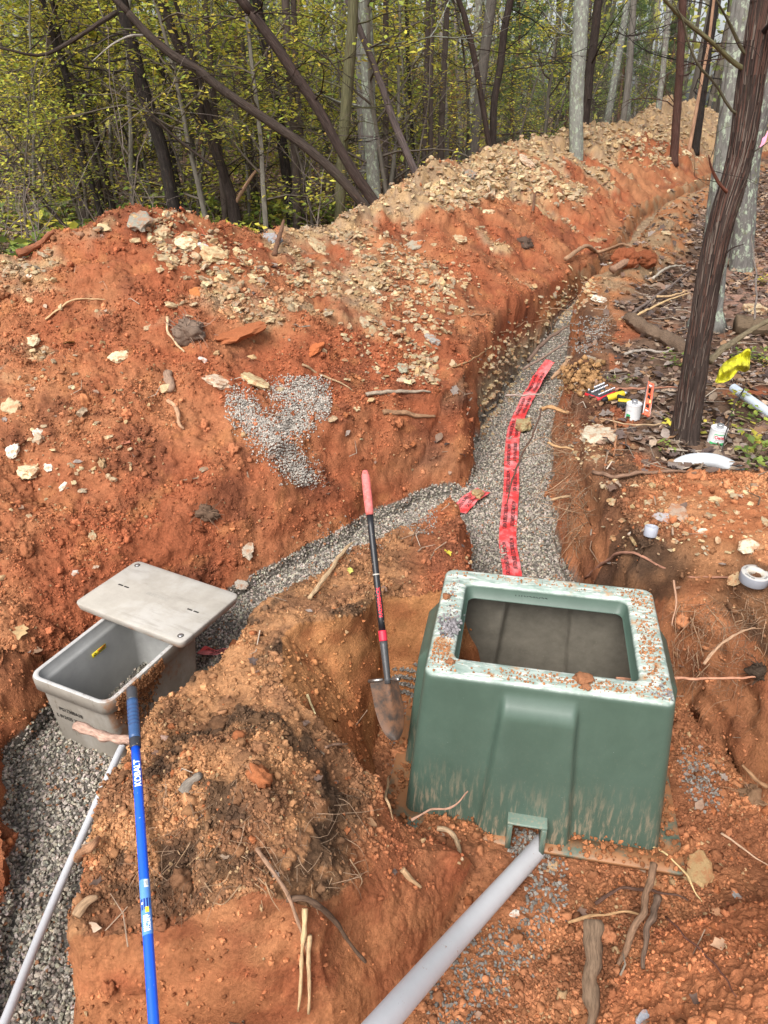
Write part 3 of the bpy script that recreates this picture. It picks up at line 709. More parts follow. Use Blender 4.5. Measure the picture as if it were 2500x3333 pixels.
# soil caked on the near long side
sV = []; 
for k in range(1100):
    yy = -.31 + .33 * NR.rand(); top = HH - .005 - .02 * NR.rand(); zz = top - abs(NR.normal()) * .13 * (1 - abs(yy + .13) / .3)
    if zz < .15: continue
    xx = (.256 if zz > HH - .085 else xf(zz)) ; sV.append((xx, yy, zz))
mb = MB(); nS = len(sV); scatter(mb, [lump(0, .3, seed=k)[0:2] for k in range(4)], sV, NR.uniform(.003, .011, nS), np.array([[.32, .15, .07]]) * NR.uniform(.5, 1.15, (nS, 1)), NR, aniso=np.tile([.5, 1, 1.2], (nS, 1)))
mb.build('caked_soil', M_clod, HB)['kind'] = 'stuff'
# yellow sticker inside on the far long wall
lx = -.2035; st = MB(); v_, f_ = box((0, 0, 0), (.10, .028, .002)); 
stk = MB().add(v_, f_, (.75, .60, .03)).build('warning_label', M_paint, HB)
stk.location = (-.1955, .03, HH - .125); stk.rotation_euler = (math.radians(90), 0, math.radians(90))
a_ = MB(); v_, f_ = box((.018, .008, .0014), (.055, .007, .001)); a_.add(v_, f_, (.65, .10, .03))
for k in range(2): v_, f_ = box((.018, -.001 - .006 * k, .0014), (.050 - .012 * k, .0025, .001)); a_.add(v_, f_, (.06, .05, .02))
v_, f_ = lathe([(.005, .001), (.009, .001), (.009, .0016), (.005, .0016), (.005, .001)], 16, (-.033, 0, .0008)); a_.add(v_, f_, (.06, .05, .02))
a_.build('print', M_plain, stk)

lc = [PZ(238, 1957, -.385), PZ(592, 2096, -.385), PZ(780, 1932, -.385), PZ(448, 1824, -.385)]
ctr = np.mean(lc, 0); ex_ = lc[1] - lc[0] + lc[2] - lc[3]; la = math.atan2(ex_[1], ex_[0]); lhx = np.linalg.norm(ex_) / 4; lhy = (np.linalg.norm(lc[2] - lc[1]) + np.linalg.norm(lc[3] - lc[0])) / 4
LD = empty('box_lid', (ctr[0], ctr[1], -.385 - .05), 'grey concrete lid laid crosswise over the far end of the open handhole box', 'lid'); LD.rotation_euler = (0, 0, la)
M_lid = mat('lid_concrete', rough=.85, var=.12, vscale=12, bump=.35, bscale=220, bdist=.0015, spec=.2)
overlay(M_lid, (.44, .42, .39), 3.2, .48, .66, fac=.7); overlay(M_lid, (.22, .20, .17), 6, .56, .7, mscale=(.5, 3, 1), fac=.45)
overlay(M_lid, (.30, .14, .07), 8, .45, .62, fac=.75, zband=(.034, .005)); overlay(M_lid, (.10, .09, .08), 90, .68, .72, fac=.5)
lr = [rrect(lhx - .012, lhy - .012, .03, 0, 7, 12), rrect(lhx - .008, lhy - .008, .034, .004, 7, 12), rrect(lhx, lhy, .036, .040, 7, 12), rrect(lhx - .001, lhy - .001, .036, .046, 7, 12), rrect(lhx - .006, lhy - .006, .033, .050, 7, 12)]
V_, F_ = loft(lr, True, True); MB().add(V_, F_, (.37, .34, .295)).build('slab', M_lid, LD)
for sx_ in (-1, 1):
    sl = MB()
    for dy in (-.0, ):
        for o_ in (-.022, .022):
            v_, f_ = box((sx_ * (lhx - .13) + o_, .0 + .0, .0502), (.034, .010, .0012), bev=.0004); sl.add(v_, f_, (.03, .028, .025))
    sl.build('lift_slot', M_plain, LD)
for bx, by in ((-lhx + .045, lhy - .045), (lhx - .045, -lhy + .045)):
    v_, f_ = lathe([(.011, .0500), (.017, .0500), (.017, .0512), (.011, .0512)], 20, (bx, by, 0)); wv = MB().add(v_, f_, (.07, .065, .06))
    wv.build('bolt_recess', M_plain, LD)
    v_, f_ = lathe([(0, .0535), (.008, .0535), (.010, .0515), (.010, .0500)], 6, (bx, by, 0)); MB().add(v_, f_, (.6, .6, .6)).build('bolt', M_metal, LD)
tv, tf = text_mesh('ELECTRIC', .035, .004); MB().add(np.stack([tv[:, 0] - .085, tv[:, 1] + .0, 0 * tv[:, 0] + .0506], 1), tf, (.33, .31, .275)).build('lettering', M_lid, LD)

# ---- pipes
M_pvc = mat('pvc', rough=.38, var=.04, vscale=20, vcol=True, spec=.5)
overlay(M_pvc, (.30, .13, .06), 28, .66, .70, coord='Object', fac=.85); overlay(M_pvc, (.25, .25, .27), 90, .68, .74, fac=.6, mscale=(1, .4, 1))
def ring_end(mb, P0, dirn, r, col): pass
def pipe(name, path, r, col, label, cat, n=28, group=None):
    P_ = smooth_path(path, 40); V_, F_, U_ = tube(P_, r, n, cap=False)
    rt = empty(name, tuple(P_[0]), label, cat, group)
    a = MB().add(V_ - P_[0], F_, col, U_); a.build('outer_wall', M_pvc, rt)
    V2, F2, U2 = tube(P_, r * .88, n, cap=False); F2 = [f[:, ::-1] for f in F2]
    nn = n + 1; e = MB(); e.add(V2 - P_[0], F2, tuple(c * .6 for c in col), U2)
    for k in (0, len(P_) - 1):
        A_ = V_.reshape(len(P_), nn, 3)[k] - P_[0]; B_ = V2.reshape(len(P_), nn, 3)[k] - P_[0]
        W = np.concatenate([A_, B_]); j = np.arange(n); e.add(W, np.stack([j, j + 1, nn + j + 1, nn + j], 1), col)
    e.build('inner_wall', M_pvc, rt); return rt
pipe('conduit_pipe', [PT(1775, 2735, 3.30), PT(1700, 2820, 3.12), PT(1500, 3040, 2.66), PT(1250, 3325, 2.10), PT(1080, 3520, 1.86)], .0405, (.56, .56, .58), 'thick pale grey plastic conduit entering the notch of the green box', 'pipe', 36)
pipe('thin_conduit', [PT(398, 2430, 3.60), PT(374, 2480, 3.52), PT(232, 2800, 3.10), PT(130, 3040, 2.80), PT(36, 3275, 2.52), PT(-60, 3510, 2.3)], .0170, (.54, .55, .57), 'thin pale grey conduit lying on gravel below the handhole box', 'pipe', 24)
for (P_, nme, s) in ():
    pass
pr = pipe('pipe_offcut', [PZ(2386, 1262, .10), PZ(2450, 1307, .075), PZ(2560, 1385, .05)], .033, (.48, .54, .60), 'pale blue grey plastic pipe lying on leaves right of the dark tree', 'pipe', 28)
bs = MB()
P_ = [PZ(2425, 1262, .13), PZ(2412, 1285, .145), PZ(2402, 1305, .10)]; V_, F_, U_ = tube(smooth_path(P_, 8), .004, 6); bs.add(V_, F_, (.02, .02, .02)); bs.build('strap', M_plain, None)
o = [o for o in sc.objects if o.name == 'strap'][0]; o.name = 'black_twig'; tag(o, 'thin black twig lying across the pale pipe offcut', 'twig')
arc = [PZ(2180, 1530, -.02), PZ(2235, 1503, .035), PZ(2295, 1497, .05), PZ(2350, 1508, .035), PZ(2420, 1545, -.02)]
pipe('pipe_elbow', arc, .045, (.50, .53, .55), 'curved white plastic pipe half buried behind the orange dirt bump', 'pipe', 24)
# coupling
def coupling():
    c = hit(2112, 1752); rt = empty('pipe_coupling', (c[0], c[1], c[2] + .020), 'small grey plastic pipe coupling ring standing on orange dirt', 'pipe fitting'); rt.rotation_euler = (-.12, .1, .3)
    v_, f_ = lathe([(.0275, 0), (.032, 0), (.0335, .003), (.0335, .049), (.0315, .052), (.0278, .052), (.0265, .049), (.0265, .027), (.0255, .0255), (.0265, .024), (.0275, 0)], 36)
    MB().add(v_, f_, (.36, .38, .43)).build('ring', M_pvc, rt)
coupling()
# duct tape roll
c, cn = hit(2440, 1918, True); TR = empty('duct_tape_roll', (c[0], c[1] + .01, c[2] + .03), 'roll of silver duct tape lying flat on dirt right of the green box', 'tape roll'); TR.location = c + np.array([0, 0, .012]) + cn * .006; TR.location.z += .045; TR.rotation_euler = (.07, -.04, .5)
v_, f_ = lathe([(.041, .004), (.066, 0), (.0675, .003), (.0675, .047), (.066, .050)], 48); MB().add(v_, f_, (.25, .26, .29)).build('tape', M_paint, TR)
v_, f_ = lathe([(.066, .050), (.0655, .0512), (.042, .0508), (.041, .050)], 48); MB().add(v_, f_, (.44, .42, .39)).build('top_face', M_plain, TR)
v_, f_ = lathe([(.041, .051), (.041, .002), (.0375, .002), (.0375, .051), (.041, .051)], 48); MB().add(v_, f_, (.52, .47, .40)).build('core', M_plain, TR)
tm = MB()
for s, a0 in (('Duck', 100), ('Duck', 280), ('BRAND', 185), ('BRAND', 10)):
    V_, F_ = text_mesh(s, .016, .01); wd = V_[:, 0].max(); a = math.radians(a0) - (V_[:, 0] - wd / 2) / .055; rr_ = .048 + V_[:, 1]
    tm.add(np.stack([rr_ * np.cos(a), rr_ * np.sin(a), 0 * a + .0522], 1), F_, (.10, .10, .10))
tm.build('lettering', M_plain, TR)

# ---- shovel
def along(A_, B_, v):
    lo, hi = 0.0, 1.0
    for _ in range(40):
        m = (lo + hi) / 2; p = A_ + (B_ - A_) * m
        if proj(p)[1][0] < v: lo = m
        else: hi = m
    return A_ + (B_ - A_) * lo
S0, S1 = PT(1188, 1532, 3.62), PT(1276, 2345, 3.42)
ax = (S1 - S0) / np.linalg.norm(S1 - S0)
SH = empty('shovel', tuple(S1), 'shovel with pink grip and black handle standing in the pit left of the green box', 'shovel')
def seg(a, b, r, col, name, m=M_paint, rr=None, n=20, parent=None):
    P_ = np.array([a + (b - a) * t for t in np.linspace(0, 1, 10)]) - S1
    V_, F_, U_ = tube(P_, rr if rr is not None else r, n); return MB().add(V_, F_, col, U_).build(name, m, parent or SH)
q = [along(S0, S1, v) for v in (1532, 1676, 1868, 2052, 2086, 2225)]
M_grip = mat('grip_rubber', rough=.7, var=.25, vscale=60, spec=.2); overlay(M_grip, (.35, .10, .06), 40, .5, .62, fac=.6)
seg(q[0], q[1], .02, (.72, .18, .17), 'grip', M_grip, rr=[.012, .0195, .0205, .021, .021, .021, .021, .0205, .020, .0185])
M_blk = mat('black_handle', rough=.4, var=.2, vscale=50, spec=.5); overlay(M_blk, (.45, .33, .24), 70, .64, .68, fac=.9)
seg(q[1], q[3], .0162, (.012, .012, .014), 'shaft', M_blk)
seg(q[2], q[2] + ax * .006, .0168, (.5, .45, .38), 'ring')
seg(q[3], q[4], .0200, (.65, .03, .06), 'collar')
seg(q[4], q[5], .0178, (.06, .06, .062), 'socket', M_blk, rr=[.019, .0185, .018, .0175, .017, .0165, .016, .0155, .015, .016])
def tube_text(s, size, P0, axis, r, parent, col, facing, origin, bold=.02, sx=1.0, flip=1):
    V_, F_ = text_mesh(s, size, bold, sx, True); axis = axis / np.linalg.norm(axis); nrm = facing - axis * facing.dot(axis); nrm /= np.linalg.norm(nrm); side = np.cross(nrm, axis) * flip
    a = (V_[:, 1] - size * .36) / r
    W = P0 + V_[:, 0:1] * axis + (np.cos(a)[:, None] * nrm + np.sin(a)[:, None] * side) * (r + .0011) - origin
    return MB().add(W, F_, col).build('lettering', M_plain, parent, smooth=False)
camp = np.array([0, 0, CAM_H])
pt = along(S0, S1, 2010); tube_text('RAZORBACK', .024, pt, -ax, .0162, SH, (.75, .04, .06), camp - pt, S1)
# blade: dished, rounded point, rolled step on the shoulders
P0 = along(S0, S1, 2205); view = camp - P0; wd = np.array([.80, -.78, 0]); wd -= ax * wd.dot(ax); wd /= np.linalg.norm(wd); nr = np.cross(wd, ax)
if nr.dot(view) < 0: nr = -nr
nu, nv_ = 21, 22; BV = []
for j in range(nv_):
    t = j / (nv_ - 1); hw_ = .093 if t < .35 else .093 * math.sqrt(max(0.0, 1 - ((t - .35) / .66) ** 2.0)) + .0015; hw_ = hw_ * (1 if t > .04 else .97)
    for i in range(nu):
        s = -1 + 2 * i / (nu - 1); dish = .030 * (s * s) * (1 - .3 * t) - .012 * math.exp(-(s / .16) ** 2) * max(0, 1 - t * 1.6) - .02 * math.sin(t * 1.5)
        BV.append(P0 + ax * (.012 + .275 * t) + wd * s * hw_ * .92 + nr * (dish * 1.0) - S1)
BV = np.array(BV); BF = np.array([[j * nu + i, j * nu + i + 1, (j + 1) * nu + i + 1, (j + 1) * nu + i] for j in range(nv_ - 1) for i in range(nu - 1)])
M_bl = mat('blade_steel', rough=.6, var=.25, vscale=25, bump=.3, bscale=60, bdist=.002, spec=.4, vcol=False, base=(.050, .036, .028))
overlay(M_bl, (.19, .09, .045), 14, .42, .6, fac=.75)
bl = MB().add(BV, BF).add(BV - nr * .0022, BF[:, ::-1]); bl.build('blade', M_bl, SH)
for sgn in (-1, 1):
    a = P0 + ax * .008 + wd * sgn * .022 + nr * .004 - S1; b = P0 + ax * .010 + wd * sgn * .092 + nr * .03 - S1
    mid = (a + b) / 2; V_, F_, U_ = tube([a, mid, b], [.006, .009, .009], 10); MB().add(V_, F_, (.36, .34, .32)).build('foot_step', M_metal, SH)

# ---- blue handled tool, leaning out of the bottom of the frame
K0, K1 = PT(428, 2236, 2.85), PT(520, 3620, 1.95)
KT = empty('blue_handle_shovel', tuple(K1), 'shovel with long bright blue handle leaning in front of the handhole box', 'shovel')
kx = (K1 - K0) / np.linalg.norm(K1 - K0)
def kseg(v0, v1, r, col, name, m=M_paint, rr=None, n=22):
    a, b = along(K0, K1, v0), along(K0, K1, v1); P_ = np.array([a + (b - a) * t for t in np.linspace(0, 1, 14)]) - K1
    V_, F_, U_ = tube(P_, rr if rr is not None else r, n); return MB().add(V_, F_, col, U_).build(name, m, KT)
M_blue = mat('blue_paint', rough=.3, var=.06, vscale=25, spec=.55); overlay(M_blue, (.55, .60, .68), 80, .66, .70, fac=.8, mscale=(1, 1, .3))
kseg(2236, 2280, .02, (.05, .05, .055), 'end_cap', M_blk, rr=[.010, .0165, .0195, .0205, .0205, .0205, .0205, .0205, .0205, .0205, .0205, .0205, .0205, .0205])
kseg(2280, 2405, .0208, (.035, .085, .20), 'grip', M_blk)
for k in range(6): kseg(2300 + k * 12, 2304 + k * 12, .0216, (.03, .06, .15), 'grip_rib', M_blk)
kseg(2405, 2434, .0205, (.03, .032, .04), 'ferrule', M_blk)
kseg(2434, 3600, .0158, (.008, .10, .72), 'shaft', M_blue)
pk = along(K0, K1, 2566); tube_text('KOBALT', .029, pk, -kx, .0158, KT, (.85, .88, .9), camp - pk, K1, bold=.045, sx=.92)
lb_a, lb_b = along(K0, K1, 2866), along(K0, K1, 3046)
P_ = np.array([lb_a + (lb_b - lb_a) * t for t in np.linspace(0, 1, 8)]) - K1
V_, F_, U_ = tube(P_, .0163, 22, cap=False); lab = MB().add(V_, F_, (.10, .27, .68), U_).build('label_sticker', M_paint, KT)
lo_ = MB()
fc_ = camp - lb_a; nrm = fc_ - kx * fc_.dot(kx); nrm /= np.linalg.norm(nrm); sdv = np.cross(nrm, kx)
def patch(t0, t1, a0, a1, col, rr_=.01665):
    L_ = lb_b - lb_a; W = []
    for t in (t0, t1):
        for a in np.linspace(a0, a1, 6): W.append(lb_a + L_ * t + (math.cos(a) * nrm + math.sin(a) * sdv) * rr_ - K1)
    F = np.array([[i, i + 1, 6 + i + 1, 6 + i] for i in range(5)]); lo_.add(np.array(W), F, col)
patch(.02, .16, -.1, .7, (.75, .78, .8)); patch(.36, .56, -1.3, 1.3, (.01, .03, .22)); patch(.52, .62, -.2, .5, (.85, .72, .05), .0168); patch(.42, .46, -.9, -.5, (.8, .8, .85), .0168)
for k in range(8): patch(.04, .14, -.05 + k * .09, -.02 + k * .09, (.03, .03, .04), .0168)
for k in range(9): patch(.66 + k * .033, .68 + k * .033, -.7, .1 + .3 * math.sin(k), (.75, .82, .95), .0168)
lo_.build('print', M_plain, lab)
pk = lb_b - kx * .01; tube_text('KOBALT', .012, pk, -kx, .0166, KT, (.85, .88, .9), (camp - pk) + sdv * .9, K1, bold=.03)
# its blade, below the frame
P0 = along(K0, K1, 3590); wd = np.array([1.0, 0, 0]); wd -= kx * wd.dot(kx); wd /= np.linalg.norm(wd); nr = np.cross(wd, kx); BV = []
for j in range(nv_):
    t = j / (nv_ - 1); hw_ = .10 if t < .4 else .10 * math.sqrt(max(0.0, 1 - ((t - .4) / .61) ** 2.0)) + .0015
    for i in range(nu): s = -1 + 2 * i / (nu - 1); BV.append(P0 + kx * .26 * t + wd * s * hw_ + nr * .028 * s * s - K1)
BV = np.array(BV); MB().add(BV, BF).add(BV - nr * .0022, BF[:, ::-1]).build('blade', M_bl, KT)

# ---- cans
def can(u, v, h, r, label, name, greenside, rz, tilt):
    c = hit(u, v); rt = empty(name, (c[0], c[1], c[2] + .004), label, 'can'); rt.rotation_euler = (tilt[0], tilt[1], rz)
    prof = [(0, .001), (r * .96, .001), (r, .004), (r, .008), (r * .985, .010)]
    v_, f_ = lathe(prof + [(r * .985, h - .010)], 40); MB().add(v_, f_, (.58, .58, .58)).build('body', M_paint, rt)
    v_, f_ = lathe([(r * .985, h - .010), (r, h - .008), (r * 1.01, h - .003), (r * .99, h), (r * .93, h - .001), (r * .92, h - .005), (r * .35, h - .005)], 40); MB().add(v_, f_, (.62, .62, .63)).build('top_rim', M_metal if False else M_paint, rt)
    v_, f_ = lathe([(r * .36, h - .006), (r * .36, h + .010), (r * .40, h + .011), (r * .40, h + .022), (r * .36, h + .025), (0, h + .025)], 24); MB().add(v_, f_, (.55, .56, .58)).build('cap', M_metal, rt)
    def band(a0, a1, z0, z1, col, rr_=1.0, name_='label_band', parent=rt):
        a = np.radians(np.linspace(a0, a1, 16)); W = [(r * .99 * rr_ * math.cos(t), r * .99 * rr_ * math.sin(t), zz) for zz in (z0, z1) for t in a]
        return MB().add(np.array(W), np.array([[i, i + 1, 17 + i, 16 + i] for i in range(15)]), col).build(name_, M_paint, parent)
    def ctext(s, size, a0, zz, col, bold=.01):
        V_, F_ = text_mesh(s, size, bold, 1.0, True); wd_ = V_[:, 0].max(); a = math.radians(a0) + (V_[:, 0] - wd_ / 2) / r
        rr_ = r * 1.012; MB().add(np.stack([rr_ * np.cos(a), rr_ * np.sin(a), V_[:, 1] + zz], 1), F_, col).build('lettering', M_plain, rt)
    return rt, band, ctext
rt, band, ctext = can(2056, 1366, .118, .054, 'white can with a green corner standing beside the orange level', 'cement_can', 0, 0, (.03, -.03))
band(195, 232, .012, .048, (.05, .35, .12)); ctext('OATEY', .014, 215, .070, (.35, .36, .38))
for k in range(7): ctext('- - --- -- ----', .008, 275, .030 + k * .0105, (.42, .43, .46), 0)
band(232, 234, .012, .105, (.5, .5, .5))
rt, band, ctext = can(2328, 1447, .124, .054, 'white can with red lettering and a green band, right of the dark tree', 'primer_can', 0, 0, (.05, .04))
band(200, 345, .010, .034, (.06, .40, .14)); band(225, 320, .088, .094, (.06, .40, .14)); 
ctext('Oatey', .030, 268, .062, (.55, .03, .05), .03); ctext('PURPLE PRIMER', .0085, 268, .050, (.2, .25, .22)); ctext('NSF', .009, 240, .038, (.2, .25, .22)); band(222, 224, .055, .09, (.06, .40, .14)); band(318, 320, .055, .09, (.06, .40, .14))

# ---- torpedo level standing behind the can
c = PT(2102, 1352, 5.03); d2 = PT(2118, 1247, 5.15) - c; LL = np.linalg.norm(d2)
LV = empty('spirit_level', tuple(c), 'short orange spirit level standing upright behind the white can', 'level')
zd = d2 / LL; xd = np.array([1, 0, -zd[0] / zd[2]]); xd /= np.linalg.norm(xd); yd_ = np.cross(zd, xd)
LV.matrix_world = Matrix([[*np.array([xd[0], yd_[0], zd[0]]), c[0]], [xd[1], yd_[1], zd[1], c[1]], [xd[2], yd_[2], zd[2], c[2]], [0, 0, 0, 1]])
oc = (.80, .17, .09); fr = MB()
for xx in (-.021, .021): v_, f_ = box((xx, 0, LL / 2), (.011, .020, LL), bev=.0015); fr.add(v_, f_, oc)
for z0, z1 in ((0, .028), (.052, .060), (.098, .140), (.176, .184), (LL - .014, LL)): v_, f_ = box((0, 0, (z0 + z1) / 2), (.032, .014, z1 - z0), bev=.001); fr.add(v_, f_, oc)
fr.build('frame', M_paint, LV)
for xx in (-.0275, .0275): v_, f_ = box((xx, 0, LL / 2), (.002, .017, LL - .01)); MB().add(v_, f_, (.55, .56, .58)).build('edge_strip', M_metal, LV)
for zz, rot_ in ((.04, 0), (.119, 1), (LL - .026, 0)):
    V_, F_, U_ = tube([(-.014, -.002, zz), (.014, -.002, zz)] if not rot_ else [(.012, -.008, zz - .012), (.012, -.008, zz + .012)], .006, 12); MB().add(V_, F_, (.55, .70, .25) if rot_ else (.7, .75, .75)).build('vial', M_paint, LV)
for zz in (.082, .160): v_, f_ = box((.002, .004, zz), (.026, .008, .024), bev=.002); MB().add(v_, f_, (.02, .02, .02)).build('grip_insert', M_plain, LV)

# ---- impact driver lying on its side
c = hit(2015, 1328); ID = empty('cordless_driver', (c[0], c[1], c[2] + .01), 'yellow and black cordless driver lying between the socket tray and white can', 'power tool'); ID.rotation_euler = (0, 0, -.25); ID.scale = (.8, .8, .8)
yl = (.62, .44, .03); bk = (.018, .018, .02)
v_, f_ = box((.03, -.01, .035), (.115, .075, .065), bev=.010); MB().add(v_, f_, bk).build('battery', M_plain, ID)
v_, f_ = box((.03, -.01, .071), (.112, .07, .014), bev=.004); MB().add(v_, f_, yl).build('battery_foot', M_plain, ID)
V_, F_, U_ = tube(smooth_path([(.03, .03, .07), (-.0, .06, .075), (-.03, .10, .07)], 8), [.020, .018, .019, .021], 14); MB().add(V_, F_, bk).build('handle', M_plain, ID)
V_, F_, U_ = tube([(-.13, .05, .05), (-.11, .065, .055), (-.04, .11, .07), (.02, .15, .08), (.03, .157, .082)], [.018, .029, .032, .031, .022], 18); MB().add(V_, F_, yl).build('motor_housing', M_plain, ID)
V_, F_, U_ = tube([(-.125, .054, .052), (-.15, .037, .047), (-.17, .024, .044)], [.024, .022, .012], 16); MB().add(V_, F_, bk).build('nose', M_plain, ID)
V_, F_, U_ = tube([(.03, .157, .082), (.055, .17, .085)], [.020, .012], 12); MB().add(V_, F_, (.6, .6, .6)).build('chuck', M_metal, ID)
rb = MB()
for k in range(6): v_, f_ = box((-.015 + .018 * k, -.049, .033), (.008, .004, .055), bev=.001); rb.add(v_, f_, (.04, .04, .042))
rb.build('battery_ribs', M_plain, ID)

# ---- socket tray
c = hit(1955, 1280); a_, b_, d_ = PZ(1909, 1279, c[2] + .03), PZ(1945, 1298, c[2] + .03), PZ(2003, 1275, c[2] + .03)
ex1 = d_ - b_; an = math.atan2(ex1[1], ex1[0]); w1 = np.linalg.norm(ex1); w2 = np.linalg.norm(b_ - a_)
ctr = (a_ + d_) / 2; STR = empty('socket_tray', (ctr[0], ctr[1], c[2] + .006), 'red and black tray with rows of small silver sockets on the leaves', 'tool tray'); STR.rotation_euler = (.05, -.03, an)
v_, f_ = box((0, 0, .016), (w1, w2, .032), bev=.004); MB().add(v_, f_, (.62, .03, .04)).build('tray', M_paint, STR)
v_, f_ = box((0, 0, .0345), (w1 * .96, w2 * .9, .006), bev=.002); MB().add(v_, f_, (.045, .047, .05)).build('foam_insert', M_plain, STR)
for r_ in range(4):
    for k in range(11):
        if r_ in (1,) : continue
        v_, f_ = lathe([(.004, .036), (.0075, .036), (.0075, .036 + .020 + .01 * (r_ == 3)), (.005, .057 + .01 * (r_ == 3)), (.003, .05)], 8, (-w1 * .42 + k * w1 * .084, -w2 * .34 + r_ * w2 * .23, 0)); MB().add(v_, f_, (.7, .7, .72)).build('socket', M_metal, STR)

# ---- yellow cloth hung on a twig
c0 = PT(2385, 1195, 4.95)
CL = []
out_l = [(2443, 1138), (2432, 1137), (2412, 1150), (2398, 1158), (2378, 1168), (2358, 1182), (2345, 1200), (2336, 1222), (2328, 1243)]
out_r = [(2442, 1160), (2441, 1185), (2438, 1203), (2424, 1211), (2404, 1207), (2390, 1222), (2376, 1236), (2356, 1245), (2334, 1249)]
Lc = smooth_path(np.array([(a, b, 0) for a, b in out_l]), 46); Rc = smooth_path(np.array([(a, b, 0) for a, b in out_r]), 46)
for i in range(46):
    for j in range(22):
        s = j / 21; u_, v_ = Lc[i, 0] * (1 - s) + Rc[i, 0] * s, Lc[i, 1] * (1 - s) + Rc[i, 1] * s
        fold = .034 * math.sin(s * 8.0 + i * .16) + .022 * math.sin(i * .40 + s * 4) + .012 * math.sin(i * .9 - s * 9) + .030 * math.sin(math.pi * s) - .02 * math.exp(-((i - 17) / 3.0) ** 2) + .02 * math.exp(-((i - 11) / 3.0) ** 2 * 1.0) * (s > .5)
        CL.append(PT(u_, v_, 4.95 - fold))
CL = np.array(CL); CF = np.array([[i * 22 + j, i * 22 + j + 1, (i + 1) * 22 + j + 1, (i + 1) * 22 + j] for i in range(45) for j in range(21)])
M_cloth = mat('yellow_cloth', rough=.9, var=.12, vscale=200, bump=.4, bscale=300, bdist=.002, spec=.1, vcol=False, base=(.58, .56, .04)); overlay(M_cloth, (.24, .21, .05), 18, .46, .64, fac=.7)
cb = MB().add(CL - c0, CF).add(CL - c0 + np.array([.003, .012, .0]), CF[:, ::-1]); ob = cb.build('yellow_cloth', M_cloth); ob.location = c0; tag(ob, 'crumpled bright yellow cloth hanging from a twig right of the dark tree', 'cloth')

# ---- caution tape
M_tape = mat('caution_tape', rough=.3, var=.06, vscale=15, spec=.5, vcol=False, base=(.66, .05, .05)); overlay(M_tape, (.72, .30, .30), 7, .46, .60, fac=.75); overlay(M_tape, (.30, .26, .24), 60, .66, .7, fac=.5)
M_ink = mat('ink', rough=.6, vcol=False, base=(.035, .02, .022), var=.3, vscale=60)
def tape(path, width, label, texts, name='caution_tape', lift=.016, wave=.021, tx=.040):
    P_ = smooth_path(path, 110); L = np.concatenate([[0], np.cumsum(np.linalg.norm(np.diff(P_, axis=0), axis=1))])
    T = np.gradient(P_, axis=0); T /= np.linalg.norm(T, axis=1)[:, None]; S = np.cross(T, [0, 0, 1.0]); S /= np.linalg.norm(S, axis=1)[:, None]
    def surf(l, s):
        l = np.asarray(l, float); s = np.asarray(s, float) + 0 * l
        base = np.stack([np.interp(l, L, P_[:, k]) for k in range(3)], -1); sd_ = np.stack([np.interp(l, L, S[:, k]) for k in range(3)], -1)
        q = base + sd_ * s[..., None]
        hz = np.interp(l, L, P_[:, 2]) + wave * 1.3 * N2(q[..., 0], q[..., 1], 6, 90) + wave * .7 * N2(q[..., 0], q[..., 1], 17, 91)
        q[..., 2] = hz + lift; return q
    nl = int(L[-1] / .012); lg, sg = np.meshgrid(np.linspace(0, L[-1], nl), np.linspace(-width / 2, width / 2, 9), indexing='ij')
    jag = np.zeros_like(lg); jag[0] = .015 * NR.randn(9); jag[-1] = .015 * NR.randn(9)
    Q = surf(lg, sg) ; Q += jag[..., None] * 0
    nn = 9; F = np.array([[i * nn + j, i * nn + j + 1, (i + 1) * nn + j + 1, (i + 1) * nn + j] for i in range(nl - 1) for j in range(nn - 1)])
    o0 = P_[0]; ob = MB().add(Q.reshape(-1, 3) - o0, F).build(name, M_tape); ob.location = o0; tag(ob, label, 'caution tape')
    tb = MB(); l0 = .03
    while l0 < L[-1] - .15:
        for row, sgn in ((-1, 1), (1, 1)):
            V_, F_ = text_mesh(texts, tx, .02, .55, True)
            lx = V_[:, 0] + l0 + (0 if row < 0 else .06); m = lx.max() < L[-1] - .01
            if not m: 
                lx = lx[:]; F_ = [f for f in F_ if max(lx[i] for i in f) < L[-1] - .01]
                if not F_: continue
            ss = row * width * .22 + (V_[:, 1] - tx * .36) * -1
            W = surf(np.clip(lx, 0, L[-1]), ss) + [0, 0, .0025]
            tb.add(W - o0, F_)
        l0 += text_mesh(texts, tx, .02, .55)[0][:, 0].max() + .16
    if tb.n: t_ = tb.build('lettering', M_ink, ob, smooth=False)
    return ob
def H(u, v, dz=0): p = hit(u, v); p[2] += dz; return p
tp = [PZ(1668, 1885, -.755), PZ(1662, 1840, -.755), PZ(1652, 1765, -.752), PZ(1656, 1690, -.752), PZ(1664, 1590, -.750), PZ(1665, 1490, -.750), PZ(1673, 1405, -.745), PZ(1700, 1335, -.735), PZ(1733, 1270, -.70), PZ(1762, 1218, -.62), PZ(1790, 1180, -.52)]
tape(tp[::-1][::-1], .125, 'long red caution tape running down the gravel of the main trench', 'CAUTION BURIED ELECTRIC LINE BELOW')
tape([PZ(1492, 1668, -.75), PZ(1530, 1632, -.745), PZ(1575, 1602, -.745)], .125, 'short torn piece of red caution tape at the mouth of the side trench', 'CAUTION BURIED ELECTRIC')
tape([PZ(655, 2120, -.83), PZ(700, 2135, -.82), PZ(760, 2128, -.79), PZ(815, 2092, -.74), PZ(880, 2055, -.66)], .075, 'crumpled red caution tape on gravel beside the handhole box', 'CAUTION BURIED', wave=.03, tx=.035)
